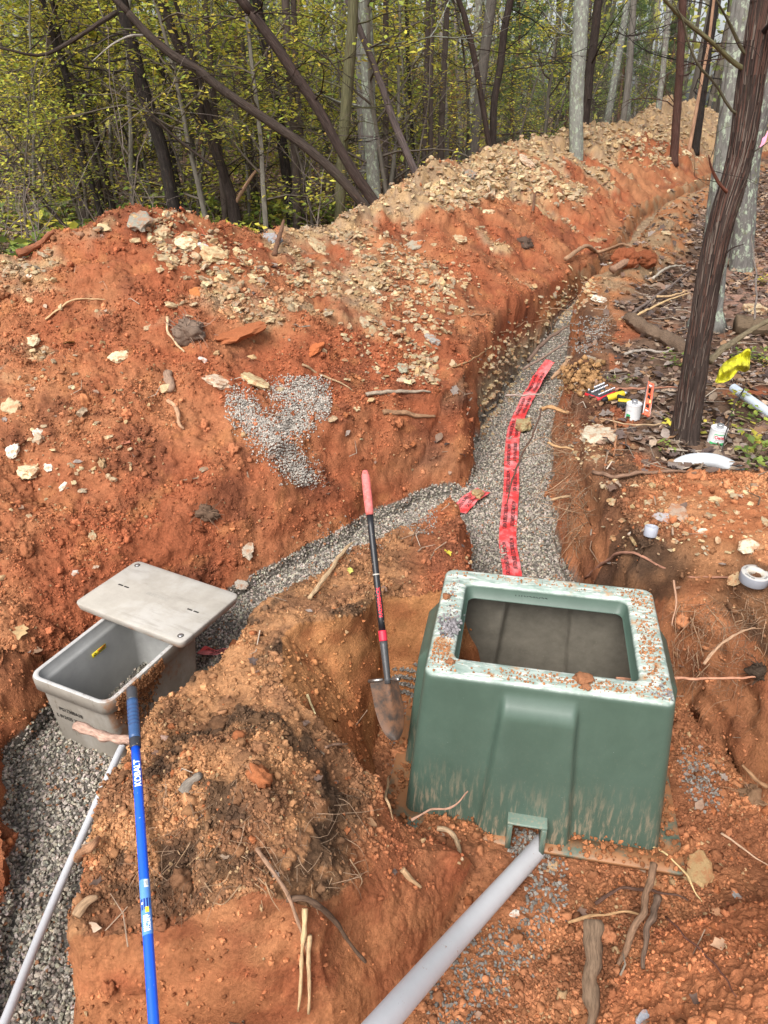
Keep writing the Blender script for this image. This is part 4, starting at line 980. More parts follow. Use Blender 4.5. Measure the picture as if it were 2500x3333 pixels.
# pink flagging ribbon on the tree twig
rp = smooth_path([PT(2472, 484, 5.1), PT(2484, 462, 5.12), PT(2494, 440, 5.14), PT(2506, 428, 5.16)], 12); RV = []; 
for i, p in enumerate(rp):
    for s in (-1, 1): RV.append(p + np.array([.012 * s, .006 * s * math.sin(i), .010 * s * math.cos(i * .8)]))
ob = MB().add(np.array(RV) - rp[0], np.array([[2 * i, 2 * i + 1, 2 * i + 3, 2 * i + 2] for i in range(11)]), (.80, .30, .42)).build('pink_ribbon', M_paint, loc=None); ob.location = rp[0]; tag(ob, 'thin pink flagging ribbon tied to a twig at right edge', 'ribbon')
# ------------------------------------------------------------------ loose stones, clods, leaves, sticks
cell = np.ones((ny, nx)); cell[1:-1, 1:-1] = np.linalg.norm(np.cross(V[1:-1, 2:] - V[1:-1, :-2], V[2:, 1:-1] - V[:-2, 1:-1]), axis=-1) / 4
area = cell.reshape(-1); dist = np.linalg.norm(Vf - np.array([0, 0, CAM_H]), axis=1)
inview = (pu > -120) & (pu < 2620) & (pv > 150) & (pv < 3480) & (pd > .5)
def pick(wt, n, rs=NR):
    wt = np.where(inview, wt, 0).astype(float); c = np.cumsum(wt); r_ = rs.rand(n) * c[-1]; return np.searchsorted(c, r_)
def jit(ids, up, k=1.0):
    a = np.sqrt(area[ids])[:, None] * k; P_ = Vf[ids] + NR.uniform(-.5, .5, (len(ids), 3)) * np.minimum(a * 2.0, .05); return P_ + Nf[ids] * np.asarray(up)[:, None]
fl_ = lambda a: a.reshape(-1)
gm = fl_(gb).astype(float)
# gravel
n = 62000; ids = pick(gm * area / (1 + (Vf[:, 1] / 7) ** 2), n); rr = NR.uniform(.0055, .0130, n)
sp = NR.rand(n)
near_box = np.hypot(Vf[ids, 0] - .73, Vf[ids, 1] - 2.6) < .45
ids = ids[~near_box]; rr = rr[~near_box]; n = len(ids)
P_ = Vf[ids].copy(); P_[:, :2] += NR.uniform(-.012, .012, (n, 2)); P_[:, 2] += NR.uniform(-.003, .013, n)
gc = np.array([.335, .295, .245]) * (NR.uniform(.45, 1.5, (n, 1)) ** 1.1); gc = gc * (1 + NR.normal(0, .04, (n, 3))); gc[NR.rand(n) < .04] = (.30, .15, .08)
mb = MB(); scatter(mb, [angular(k, (1, .8, .6)) for k in range(10)], P_, rr, np.clip(gc, .02, .6), NR)
tag(mb.build('gravel', M_gravel, smooth=False), 'crushed grey gravel covering the bottoms of the trenches', 'gravel', kind='stuff')
# gravel spilled elsewhere: patches (image outline, count, size range, lightness)
def inpoly(pts, n):
    pts = np.array(pts, float); lo, hi = pts.min(0), pts.max(0); res = []
    while len(res) < n:
        q_ = lo + NR.rand(600, 2) * (hi - lo); m = polygon_sd(q_[:, 0], q_[:, 1], pts) + 22 * NR.randn(600) < 0; res += list(q_[m])
    return res[:n]
patches = [([(735,1300),(790,1292),(840,1345),(905,1372),(940,1300),(900,1275),(985,1222),(1050,1262),(1078,1330),(1030,1345),(990,1300),(1000,1380),(940,1430),(960,1480),(1005,1560),(985,1580),(930,1520),(890,1470),(850,1430),(790,1370)], 7500, (.0045, .0105), 1.75),
           ([(930,1500),(1010,1500),(1060,1590),(1010,1600)], 260, (.002, .005), 1.7),
           ([(1850,1060),(1940,1030),(1985,1045),(1960,1090),(1900,1150),(1850,1130)], 900, (.006, .012), 1.2),
           ([(1330,1650),(1410,1640),(1420,1710),(1370,1740),(1320,1700)], 420, (.003, .008), 1.2),
           ([(1290,2110),(1400,2090),(1390,2260),(1330,2330),(1280,2250)], 650, (.006, .012), .9),
           ([(2210,2440),(2290,2450),(2350,2600),(2290,2640),(2230,2560)], 260, (.005, .011), 1.0),
           ([(1760,2790),(1830,2800),(1850,2900),(1800,3000),(1690,3020),(1720,2880)], 170, (.007, .013), 1.0),
           ([(1480,3060),(1700,2980),(1780,3050),(1650,3230),(1500,3400),(1370,3400)], 480, (.005, .012), .9),
           ([(1270,2400),(1340,2350),(1330,2600),(1280,2650)], 200, (.005, .011), .8),
           ([(1690,2700),(1780,2720),(1790,2790),(1720,2800),(1660,2790)], 200, (.007, .012), 1.0),
           ([(1000,1760),(1180,1700),(1330,1640),(1330,1700),(1150,1790),(1000,1840)], 300, (.004, .009), 1.2)]
mb = MB()
for pl, n, (r0, r1), lt in patches:
    P_ = []
    for (a, b) in inpoly(pl, n):
        p, nn_ = hit(a, b, True)
        if b > 2050 and p[2] > -.62: continue
        P_.append(p + NR.uniform(-.012, .012, 3) * [1, 1, .3] + nn_ * .004)
    n = len(P_)
    if n < 2: continue
    c_ = np.array([.215, .195, .170]) * lt * NR.uniform(.55, 1.35, (n, 1))
    scatter(mb, [angular(k, (1, .8, .6)) for k in range(8)], P_, NR.uniform(r0, r1, n), np.clip(c_, .02, .6), NR)
tag(mb.build('spilled_gravel', M_gravel, smooth=False), 'patches of light grey gravel spilled on the red clay', 'gravel', kind='stuff')
# clods and crumbs of the soil itself
soilm = fl_(np.clip(bare, 0, 1) * (1 - gb) * (1 - .75 * cutf)) * (fl_(np.clip(1 - litm, 0, 1))); clump = fl_(sst(-.25, .35, fb(1.6, 100)))
flatn = np.abs(Nf[:, 2])
def clods(name, label, n, r0, r1, protos, pw, smooth, wexp=1.0, dmax=14):
    wt = soilm * (.12 + clump) * (.26 + flatn ** 2) * area ** wexp * (dist < dmax)
    ids = pick(wt, n); r_ = r0 + (r1 - r0) * NR.rand(n) ** pw
    P_ = jit(ids, r_ * .35, .6); c_ = Cf[ids] * NR.uniform(.60, 1.6, (n, 1)); k = NR.rand(n) < .035; c_[k] = np.array([.40, .26, .14]) * NR.uniform(.7, 1.2, (k.sum(), 1))
    k = (NR.rand(n) < .04); c_[k] = np.array([.36, .13, .055]) * NR.uniform(.7, 1.1, (k.sum(), 1))
    mb = MB(); scatter(mb, protos, P_, r_, np.clip(c_, .01, .8), NR, aniso=NR.uniform(.5, 1.25, (n, 3)))
    return tag(mb.build(name, M_clod, smooth=smooth), label, 'dirt crumbs', kind='stuff')
clods('dirt_crumbs', 'fine red dirt crumbs over the heap, mound and pit', 140000, .0025, .010, [angular(k + 30) for k in range(6)], 2.0, False, .45, 12)
clods('dirt_clods', 'loose red and orange clay clods over the heap, mound and pit', 11000, .006, .021, [lump(1, .45, seed=k, freq=1.8) for k in range(8)], 3.2, True, .6, 16)
clods('large_dirt_clods', 'bigger lumpy clay clods lying on the heap', 420, .018, .044, [lump(2, .42, seed=k + 9, freq=2.2) for k in range(8)], 2.6, True, .8, 18)
# rock rubble
rubw = fl_(rub); 
def shardprot(seed):
    rs = np.random.RandomState(seed); v_, f_ = ico(1); v_ = v_ * (1 + .28 * rs.normal(size=(len(v_), 1)).clip(-1, 1)); v_[:, 2] = np.clip(v_[:, 2] * .7, -.32, .32) * rs.uniform(.6, 1.6); v_[:, 0] *= rs.uniform(.9, 1.4); return v_, f_
SHP = [shardprot(k) for k in range(10)]
tanc = np.array([[.52, .42, .25], [.42, .33, .21], [.38, .30, .19], [.58, .47, .27], [.36, .30, .21], [.46, .33, .17]])
n = 9000; ids = pick((rubw + .006 * soilm * (Vf[:, 1] > 4.2)) * area ** .55 * (dist < 40), n); r_ = (.008 + .035 * NR.rand(n) ** 2.2) * (1 + .35 * (dist[ids] > 12))
mb = MB(); scatter(mb, SHP, jit(ids, r_ * .15, .8), r_, tanc[NR.randint(0, 6, n)] * NR.uniform(.6, 1.1, (n, 1)), NR, flat=.5)
tag(mb.build('rubble', M_stone, smooth=False), 'small pale stone chips mixed into the dirt heap', 'rubble', kind='stuff')

mb = MB()
for pl, n, (r0, r1) in (([(430,690),(560,690),(740,790),(880,880),(760,930),(560,860)], 420, (.008, .04)), ([(1090,740),(1300,760),(1420,900),(1480,1000),(1330,980),(1150,860)], 380, (.008, .045)),
        ([(1150,850),(1500,850),(1560,1000),(1400,1100),(1250,980)], 300, (.008, .04)), ([(1300,1100),(1420,1130),(1430,1260),(1330,1230)], 130, (.008, .035)), ([(900,880),(1010,850),(1100,960),(960,970)], 200, (.007, .035)),
        ([(700,1000),(900,950),(1000,1010),(850,1060)], 110, (.006, .03)), ([(1380,620),(1560,520),(1700,470),(1790,560),(1900,610),(1850,650),(1650,600),(1450,690)], 750, (.015, .075)),
        ([(1830,430),(2180,400),(2200,450),(2160,560),(2000,480)], 480, (.02, .09)), ([(30,1200),(400,1100),(500,1500),(60,1700)], 120, (.006, .022)), ([(1100,1050),(1400,1050),(1400,1260),(1150,1200)], 130, (.006, .03)),
        ([(1950,1560),(2500,1600),(2480,1850),(2000,1780)], 160, (.005, .022)), ([(1850,1400),(1960,1350),(1960,1500),(1870,1520)], 120, (.005, .02)), ([(1555,1180),(1690,1040),(1750,1080),(1670,1290),(1560,1430)], 520, (.008, .032)), ([(1750,1000),(1900,900),(1960,940),(1800,1080)], 220, (.01, .035))):
    P_ = []
    for (a, b) in inpoly(pl, n): p, nn_ = hit(a, b, True); P_.append(p + NR.uniform(-.02, .02, 3) * [1, 1, .2] + nn_ * .004)
    scatter(mb, SHP, P_, r0 + (r1 - r0) * NR.rand(n) ** 2.4, tanc[NR.randint(0, 6, n)] * NR.uniform(.6, 1.15, (n, 1)), NR, flat=.6)
tag(mb.build('rock_chips', M_stone, smooth=False), 'spreads of broken pale rock chips on the heap and bank', 'rubble', kind='stuff')
def rock(u, v, wpx, col, label, asp=(1, .8, .35), cat='rock', name='rock', seed=0, rz=None, tilt=None, t=None, m=None, lift=.25):
    p, nn_ = hit(u, v, True); d = np.linalg.norm(p - [0, 0, CAM_H]) if t is None else t; r_ = wpx * pd_at(p) / FPX / 2
    rs = np.random.RandomState(seed + int(u) * 7 + int(v)); v_, f_ = ico(2)
    v_ = v_ * (1 + .10 * rs.normal(size=(len(v_), 1)).clip(-1.5, 1.5) + .22 * noise3(v_[:, 0] * 1.4 + u, v_[:, 1] * 1.4, v_[:, 2] * 1.4)[:, None] * 2)
    v_[:, 2] = np.clip(v_[:, 2], -.55, .50 + .12 * noise3(v_[:, 0] * 3 + u, v_[:, 1] * 3, 0 * v_[:, 0])); v_ = v_ * np.array([asp[0], asp[1], asp[2] * 1.4]) * r_
    a = rs.uniform(0, 6.28) if rz is None else rz
    q = Vector((0, 0, 1)).rotation_difference(Vector(nn_ * .7 + np.array([0, 0, .5]))).to_matrix() if tilt is None else Matrix(np.array(rotx(tilt)).tolist())
    v_ = v_ @ rotz(a).T @ np.array(q).T
    ob = MB().add(v_, f_, np.clip(np.array(col) * rs.uniform(.9, 1.1), 0, .8)).build(name, m or M_stone, smooth=False); ob.location = p + nn_ * r_ * asp[2] * lift
    return tag(ob, label, cat)
def pd_at(p): return proj(p)[2][0]
T1, T2, T3, W1, G1, G2, O1 = (.52, .41, .23), (.42, .33, .20), (.60, .50, .32), (.66, .61, .50), (.30, .28, .25), (.24, .24, .25), (.40, .13, .05)
RK = [(97,1540,82,T3,'large flat pale yellow rock low on the left side of the heap'), (715,1245,85,(.56,.44,.32),'pale pinkish slab just left of the spilled gravel'), (832,1245,88,T1,'tan slab directly above the spilled gravel'),
 (390,1168,60,T3,'long narrow yellow rock on the left face of the heap'), (105,1108,45,T3,'blocky pale rock at far left of the heap, above the clods'), (35,1325,70,T2,'flat tan rock half buried at the left picture edge'), (45,1472,52,W1,'white crooked stone above the large flat pale rock'),
 (122,1406,38,W1,'small white rock on the clods at far left'), (155,1518,36,W1,'small white rock just right of the large flat pale rock'), (208,1583,34,W1,'pale triangular stone below right of the large flat pale rock'), (95,898,22,W1,'tiny white stone near the left end of the crest'),
 (452,718,98,(.22,.21,.17),'dark grey layered slab at the top of the heap'), (532,752,58,T2,'long pale slab leaning below the dark slab on the crest'), (605,795,95,T3,'broken pale rock slab below the crest peak'), (665,800,42,(.5,.5,.48),'grey white pointed stone beside the broken pale slab'),
 (700,838,95,T1,'wide flaking tan slab right of the broken pale slab'), (550,845,80,T2,'flat tan flake slab below the crest peak, left of the wide flaking slab'), (725,898,48,T1,'standing tan stone below the wide flaking slab'), (885,785,62,(.30,.31,.32),'flat blue grey slab where the heap meets the trunks'), (1035,790,68,T2,'tan block on the saddle of the heap'),
 (880,865,40,G1,'grey pillar shaped stone stuck upright in the heap'), (1590,693,42,T3,'pale pointed stone standing on the far face of the heap'), (1525,572,62,(.20,.19,.16),'dark slab leaning on the pale rubble crest'), (1712,524,58,(.55,.42,.30),'pinkish pale block on the rubble crest'), (2237,498,34,T3,'rounded pale stone on the far heap beside the dark trunk'),
 (1795,645,28,(.55,.56,.60),'small bluish white stone on the middle of the heap face'), (1818,627,26,W1,'small white stone right of the bluish white stone on the heap'), (1945,1424,112,(.45,.40,.30),'flat pale layered rock on the right bank edge'), (2207,1672,78,(.36,.26,.19),'brown block of rock near the pipe coupling'), (2162,1690,56,(.30,.28,.28),'grey rock touching the brown block near the pipe coupling'),
 (2438,1784,62,(.55,.47,.34),'pale spotted rock above the duct tape roll'), (2490,1700,40,T2,'tan rock at the right picture edge above the pale spotted rock'), (2330,1626,44,T1,'pale flat rock on the right dirt bump'), (2062,1590,30,T2,'yellow grey stone left of the grey rock on the right bank'), (2000,1636,36,T2,'small tan rock at the left side of the right dirt bump'),
 (2285,1728,30,(.55,.50,.40),'small whitish rock right of the pipe coupling'), (2051,1740,18,(.62,.55,.45),'tiny cream stone just left of the pipe coupling'), (2400,1885,60,(.42,.30,.17),'yellow brown rock left of the duct tape roll'), (1948,978,58,W1,'white wedge shaped rock on the far right bank'), (2455,1012,88,(.50,.40,.25),'broad flat pale rock in the leaves right of the dark tree'),
 (1795,2828,50,(.45,.30,.17),'tan cube shaped stone beside the conduit below the green box'), (2335,2975,44,(.55,.28,.15),'orange stone on the heap at bottom right'), (2097,3318,50,(.30,.31,.34),'grey pebble at the bottom picture edge'), (2400,2920,38,(.26,.25,.24),'dark grey pebble on the heap at bottom right'), (1675,2975,30,(.48,.44,.38),'whitish stone right of the thick conduit'),
 (1395,1208,62,(.40,.26,.16),'brown block among the rubble at the lower right of the heap'), (1302,1192,62,(.34,.33,.24),'greenish grey rock above the gravel side of the heap'), (1370,1222,52,T3,'pale yellow slab right of the brown block on the heap'), (1218,947,50,(.50,.46,.33),'long pale slab on the heap face'), (1248,975,34,T3,'pale stone just below the long pale slab'),
 (1400,1098,48,G1,'grey layered stone near the trench side of the heap'), (1415,1112,38,(.30,.30,.28),'bluish stone under the grey layered stone'), (1345,795,62,(.28,.25,.19),'dark tan slab on the crest rubble, centre'), (1490,775,58,T2,'flat tan rock low on the rubble face'), (1185,1050,42,(.44,.36,.24),'tan flake above the trench side rubble'),
 (2275,2832,120,(.40,.27,.13),'yellow crusted rock at the front right corner of the green box flange'), (2120,2885,60,(.36,.17,.08),'brown rock in the soil below the green box flange'), (300,1740,30,T2,'tan pebble at the foot of the heap above the box lid'), (800,1790,60,(.40,.34,.26),'pale stone streak at the foot of the heap right of the lid'), (785,1905,45,(.40,.36,.30),'grey tan rock where the box lid meets the gravel'),
 (246,1862,24,(.5,.45,.40),'tiny pale stone left of the box lid'), (2170,760,36,T2,'tan stone at the base of the far heap near the trees'), (660,1170,30,(.55,.45,.40),'small pale stone above the orange slab')]
for k, r_ in enumerate(RK): rock(*r_[:5], asp=(1.1, .75, .30) if k % 3 else (1, .8, .45), seed=k)
rock(785, 1085, 165, (.33, .115, .05), 'large smooth orange clay slab in the middle of the heap', asp=(1.2, .55, .22), cat='clay slab', name='clay_slab', rz=.5, m=M_clod)
rock(1020, 1140, 70, (.42, .13, .05), 'small smooth orange clay slab at the right of the heap middle', asp=(1.1, .6, .3), cat='clay slab', name='clay_slab', rz=.3, m=M_clod)
rock(640, 960, 60, (.45, .17, .06), 'orange clay chunk below the flaking tan slabs', cat='clay chunk', name='clay_chunk', m=M_clod)
p = hit(2035, 860); v_, f_ = lump(4, .16, (1, .9, .75), seed=110, freq=2.2); o = MB().add(v_ * 93 * pd_at(p) / FPX / 2, f_, (.22, .07, .032)).build('clay_ball', M_clod); o.location = p + [0, 0, .05]; tag(o, 'left one of two round red clay balls by the far trench', 'clay ball')
p = hit(2095, 858); v_, f_ = lump(4, .16, (1, .9, .75), seed=90, freq=2.2); o = MB().add(v_ * 76 * pd_at(p) / FPX / 2, f_, (.20, .065, .03)).build('clay_ball', M_clod); o.location = p + [0, 0, .05]; tag(o, 'right one of two round red clay balls by the far trench', 'clay ball')
P_ = []
for (a, b) in inpoly([(1830,1215),(1890,1190),(1950,1210),(1960,1265),(1890,1290),(1830,1270)], 520): p, nn_ = hit(a, b, True); P_.append(p + nn_ * NR.uniform(0, .06) + NR.uniform(-.02, .02, 3))
mb = MB(); scatter(mb, [lump(1, .4, seed=k, freq=2) for k in range(6)], P_, .004 + .024 * NR.rand(520) ** 3, np.array([[.34, .19, .085]]) * NR.uniform(.5, 1.2, (520, 1)), NR); tag(mb.build('ochre_dirt', M_clod), 'crumbly heap of ochre clay on the right trench edge', 'dirt clods', kind='stuff')
def onto(u, v, wpx, z, col, label):
    o = rock(u, v, wpx, col, label, asp=(1.15, .8, .55)); p = PZ(u, v, z); o.location = p; return o
onto(1706, 1383, 62, -.70, (.36, .30, .16), 'yellowish stone weighing down the long caution tape')
onto(1556, 1606, 44, -.715, (.33, .25, .13), 'brown stone on the short torn caution tape')
onto(765, 2110, 62, -.765, (.30, .10, .04), 'red dirt clump on the crumpled tape by the handhole box')
# some 170 single shards too alike to tell apart
ids = pick((rubw * .6 + .10 * soilm * (Vf[:, 1] > 4.0) * (Vf[:, 2] > -.1)) * area ** .5 * (dist < 30), 190); prs = []
for k in range(8):
    o = MB().add(SHP[k][0], SHP[k][1], tuple(tanc[k % 6])).build('rock_shard', M_stone, smooth=False); prs.append(o)
for k, i in enumerate(ids):
    o = prs[k] if k < 8 else prs[k % 8].copy()
    if k >= 8: sc.collection.objects.link(o)
    s_c = NR.uniform(.02, .055); o.location = Vf[i] + Nf[i] * s_c * .2; o.scale = (s_c, s_c * NR.uniform(.6, 1), s_c * NR.uniform(.7, 1.3)); o.rotation_euler = (NR.normal() * .4, NR.normal() * .4, NR.uniform(0, 6.28))
    a, b, _d = proj(Vf[i]); a, b = a[0], b[0]; where = ('left third' if a < 830 else 'middle' if a < 1500 else 'far right end'); hi_ = 'upper' if b < 900 - .28 * a + (200 if a > 1500 else 0) else 'lower'
    tag(o, 'small pale rock shard on the %s slope at the %s of the heap' % (hi_, where), 'rock', group='rock shards, %s slope, %s of the heap' % (hi_, where))

# fallen leaves: curled brown leaf shapes
def leafprot(seed, lobed=False):
    rs = np.random.RandomState(seed); n = 7; pts = []; 
    for i in range(n):
        t = i / (n - 1); wv = (math.sin(math.pi * min(1, t * 1.02 + .02)) ** .8) * .30 * (1 + (.35 * (-1) ** i if lobed else .06 * rs.randn())); zz = .10 * math.sin(t * 3 + rs.rand() * 2) * rs.uniform(.4, 1.4)
        c = .28 * rs.uniform(.4, 1.3); pts += [(-wv, t - .5, zz + c * wv), (0, t - .5, zz - .02), (wv, t - .5, zz + c * wv * rs.uniform(.3, 1.2))]
    F = [];
    for i in range(n - 1): F += [(i * 3, i * 3 + 1, i * 3 + 4, i * 3 + 3), (i * 3 + 1, i * 3 + 2, i * 3 + 5, i * 3 + 4)]
    return np.array(pts), np.array(F)
LP = [leafprot(k, k % 2 == 0) for k in range(10)]
lw = fl_(litm) 
n = 26000; ids = pick(lw * area ** .62 * (dist < 32), n); sz = NR.uniform(.045, .11, n) * (1 + .5 * (dist[ids] > 10))
deadc = np.array([[.20, .12, .085], [.13, .085, .065], [.28, .18, .125], [.38, .28, .20], [.10, .07, .06], [.30, .17, .09], [.26, .21, .18]])
P_ = Vf[ids].copy(); P_[:, :2] += NR.uniform(-.04, .04, (n, 2)) * np.minimum(1, dist[ids] / 6)[:, None]; P_[:, 2] += NR.uniform(.004, .035, n)
mb = MB(); scatter(mb, LP, P_, sz, deadc[NR.randint(0, 7, n)] * NR.uniform(.55, 1.25, (n, 1)), NR, flat=.45)
tag(mb.build('fallen_leaves', M_dead), 'carpet of fallen brown leaves on the forest floor', 'fallen leaves', kind='stuff')
n = 230; ids = pick(soilm * area ** .6 * (dist < 12), n); mb = MB(); scatter(mb, LP, jit(ids, np.full(n, .008)), NR.uniform(.03, .065, n), deadc[NR.randint(0, 7, n)] * 1.1, NR, flat=.5)
tag(mb.build('scattered_leaves', M_dead), 'odd dead leaves scattered over the dug dirt', 'fallen leaves', kind='stuff')
for (a, b, s_c, col, lb) in ((72, 2060, .11, (.50, .34, .17), 'large pale tan oak leaf on red dirt left of the handhole box'), (115, 2125, .08, (.30, .19, .12), 'brown leaf just below the large pale oak leaf'), (228, 1125, .10, (.50, .30, .10), 'tan oak leaf on the upper left of the heap'), (410, 1448, .09, (.42, .16, .10), 'reddish brown oak leaf on the left face of the heap'),
                          (1158, 1335, .09, (.48, .38, .22), 'pale oak leaf right of the spilled gravel'), (2345, 3085, .08, (.52, .32, .20), 'pale curled leaf on the heap at bottom right'), (1455, 1805, .06, (.60, .50, .06), 'small yellow leaf on the clay beside the green box'), (1140, 1860, .05, (.50, .48, .12), 'small yellow green leaf on the mound left of the shovel'), (1990, 855, .06, (.5, .45, .35), 'pale leaf near the clay balls')):
    p = H(a, b, .012); v_, f_ = leafprot(int(a), True); ob = MB().add(v_ * s_c, f_, col).build('dead_leaf', M_dead); ob.location = p; ob.rotation_euler = (.3, .2, a * .7); tag(ob, lb, 'leaf')

# sticks and roots: (image path, radius m, colour, label, category, lift or explicit depths)
SC1, SC2, SC3, SC4 = (.30, .17, .09), (.14, .085, .055), (.50, .34, .18), (.24, .19, .15)
def stick(pts, r, col, label, cat='stick', name=None, lift=None, dep=None, wob=.012, n=None, m=None, rough=.24):
    P_ = []
    for k, q_ in enumerate(pts):
        if dep is not None: P_.append(PT(q_[0], q_[1], dep[k]))
        else: P_.append(hit(q_[0], q_[1]) + np.array([0, 0, r * .8 + (lift[k] if lift is not None else .004)]))
    P_ = smooth_path(np.array(P_), max(10, 6 * len(P_))); w_ = np.stack([N2(P_[:, 0], P_[:, 1], 14, 5 + k) for k in range(3)], 1) * wob; P_ = P_ + w_
    o0 = P_[0].copy(); V_, F_, U_ = tube(P_ - o0, [r, r * .95, r * .8, r * .5] if cat != 'log' else [r, r], 7 if r < .01 else 10, rough=rough, rf=22, seed=pts[0][0] * .01)
    ob = MB().add(V_, F_, col, U_).build(name or cat.replace(' ', '_'), m or M_wood); ob.location = o0; return tag(ob, label, cat)
stick([(250, 2362), (300, 2383), (352, 2400), (420, 2408), (480, 2405), (545, 2402)], .021, (.40, .26, .20), 'thick pale pinkish stick lying across the front of the handhole box', dep=[3.28, 3.24, 3.2, 3.12, 3.02, 2.92])
stick([(1338, 2668), (1400, 2638), (1465, 2628), (1524, 2577)], .0055, (.34, .20, .14), 'thin forked stick leaning on the lower left of the green box', dep=[3.02, 3.04, 3.05, 3.04])
stick([(1425, 2706), (1465, 2712), (1492, 2760), (1502, 2800)], .012, (.38, .26, .16), 'short crooked root on the mound below the green box', 'root')
stick([(2085, 2755), (2145, 2800), (2200, 2850), (2240, 2900), (2290, 2938)], .005, (.55, .40, .20), 'long pale twig crossing the front flange of the green box', 'twig', lift=[.05, .05, .06, .04, .0])
stick([(1932, 2953), (1990, 2918), (2060, 2910), (2150, 2920), (2240, 2938)], .007, (.10, .055, .04), 'dark wavy root lying below the green box', 'root', lift=[.01, .03, .03, .02, .01])
stick([(1845, 3015), (1930, 3008), (2010, 3000), (2075, 3010)], .006, (.40, .24, .12), 'pale root running left from the broken root stump', 'root', lift=[.02, .04, .05, .06])
stick([(2100, 2900), (2088, 2980), (2070, 3050), (2030, 3110), (2015, 3150)], .015, (.20, .12, .075), 'upright broken forked root in front of the green box', 'root', lift=[.16, .14, .09, .04, .0])
stick([(2118, 2990), (2100, 3060), (2085, 3160)], .014, (.13, .085, .06), 'thicker dark prong beside the upright broken root', 'root', lift=[.13, .08, .0])
stick([(1893, 3145), (1902, 3220), (1912, 3300), (1925, 3420)], .031, (.15, .10, .065), 'broken wooden stake sticking up at the bottom picture edge', 'stake', lift=[.26, .20, .10, .0], rough=.4)
stick([(2165, 3010), (2250, 3110), (2330, 3180), (2395, 3260)], .004, (.16, .07, .05), 'thin dark root arching over the heap at bottom right', 'root', lift=[.04, .06, .04, .02])
stick([(2335, 2742), (2400, 2800), (2500, 2855)], .005, (.45, .30, .20), 'thin pale stick right of the green box flange', lift=[.06, .08, .06])
stick([(2010, 2150 + 60), (2150, 2212), (2250, 2210), (2475, 2200)], .009, (.48, .24, .15), 'pale reddish root poking out of the right pit wall', 'root', dep=[3.35, 3.38, 3.42, 3.5])
stick([(2292, 2162), (2330, 2110), (2380, 2070), (2460, 2045)], .007, (.38, .24, .15), 'curved root on the right pit wall above the pale reddish root', 'root', dep=[3.4, 3.45, 3.5, 3.55])
stick([(2490, 2560), (2450, 2530), (2415, 2490)], .011, (.26, .15, .08), 'broken yellow root stub low in the right pit wall', 'root', dep=[3.3, 3.3, 3.3])
stick([(1905, 1885), (1960, 1850), (2030, 1822), (2130, 1850), (2220, 1895), (2330, 1910), (2500, 1925)], .0085, (.30, .15, .10), 'long thin root along the top edge of the right pit wall', 'root', lift=[.01, .04, .04, .03, .03, .05, .05])
stick([(2190, 1885), (2200, 1960), (2190, 2040)], .005, (.34, .2, .13), 'thin root hanging down the right pit wall from the long root', 'root', dep=[3.42, 3.40, 3.38])
stick([(1925, 1555), (2000, 1562), (2090, 1555), (2190, 1552), (2260, 1558)], .013, (.20, .12, .08), 'long brown branch lying on the right dirt bump', 'branch', lift=[.03, .02, .02, .02, .03])
stick([(2000, 1365), (2002, 1420), (1998, 1490)], .009, (.35, .17, .09), 'short reddish stick beside the flat pale rock on the right bank')
stick([(1760, 1335), (1795, 1325), (1850, 1345), (1880, 1330)], .018, (.40, .23, .11), 'splintered orange brown root hanging over the main trench', 'root', dep=[6.1, 6.0, 5.95, 5.95])
stick([(1762, 1330), (1740, 1400), (1700, 1480), (1665, 1570), (1652, 1640)], .0085, (.10, .06, .045), 'long dark root dangling across the caution tape', 'root', dep=[6.0, 5.85, 5.7, 5.55, 5.4])
stick([(1645, 1288), (1700, 1286), (1765, 1282)], .009, (.36, .28, .24), 'grey bare stick across the upper caution tape', dep=[6.6, 6.5, 6.4])
stick([(1860, 1165), (1830, 1200), (1795, 1232)], .030, (.36, .22, .13), 'thick cut branch end where the caution tape goes under', 'branch', dep=[7.0, 6.85, 6.7])
stick([(1720, 1175), (1760, 1125), (1810, 1085), (1850, 1060)], .022, (.15, .10, .075), 'dark branch lying across the far end of the trench', 'branch', dep=[7.9, 8.0, 8.1, 8.1])
stick([(1700, 1205), (1790, 1150), (1850, 1110)], .014, (.2, .14, .11), 'thin grey brown branch below the dark one at the trench end', 'branch', dep=[7.6, 7.6, 7.6])
stick([(1795, 1628), (1830, 1620), (1868, 1608)], .010, (.45, .30, .17), 'pale splinter sticking out over the gravel from the right trench edge', 'splinter', dep=[5.0, 4.95, 4.9])
stick([(1780, 1440), (1830, 1455), (1870, 1465)], .010, (.45, .28, .14), 'orange splinter above the pale one on the right trench edge', 'splinter', dep=[5.6, 5.5, 5.4])
stick([(1245, 1353), (1310, 1350), (1370, 1358), (1418, 1368)], .021, (.26, .15, .085), 'thick brown stick near the bottom of the heap by the trench', rough=.2)
stick([(1190, 1290), (1260, 1283), (1340, 1278), (1400, 1282)], .016, (.30, .24, .18), 'grey weathered branch above the thick brown stick', 'branch', rough=.2)
stick([(1530, 1098), (1590, 1090), (1655, 1092)], .009, (.36, .20, .11), 'straight stick poking from the heap above the trench wall')
stick([(1455, 1205), (1520, 1180), (1585, 1150)], .008, (.36, .22, .11), 'diagonal stick near the top of the trench wall')
stick([(1500, 1030), (1570, 1026), (1650, 1025)], .010, (.33, .18, .10), 'reddish stick higher up the trench side of the heap')
stick([(985, 1190), (1050, 1225), (1100, 1250), (1150, 1280)], .009, (.36, .24, .14), 'long diagonal stick right of the spilled gravel')
stick([(550, 1225), (556, 1265), (553, 1285)], .030, (.26, .17, .12), 'stubby brown root end on the left face of the heap', 'root')
stick([(550, 1310), (580, 1345), (585, 1385), (600, 1400)], .015, (.42, .25, .15), 'peeled forked root below the stubby one', 'root')
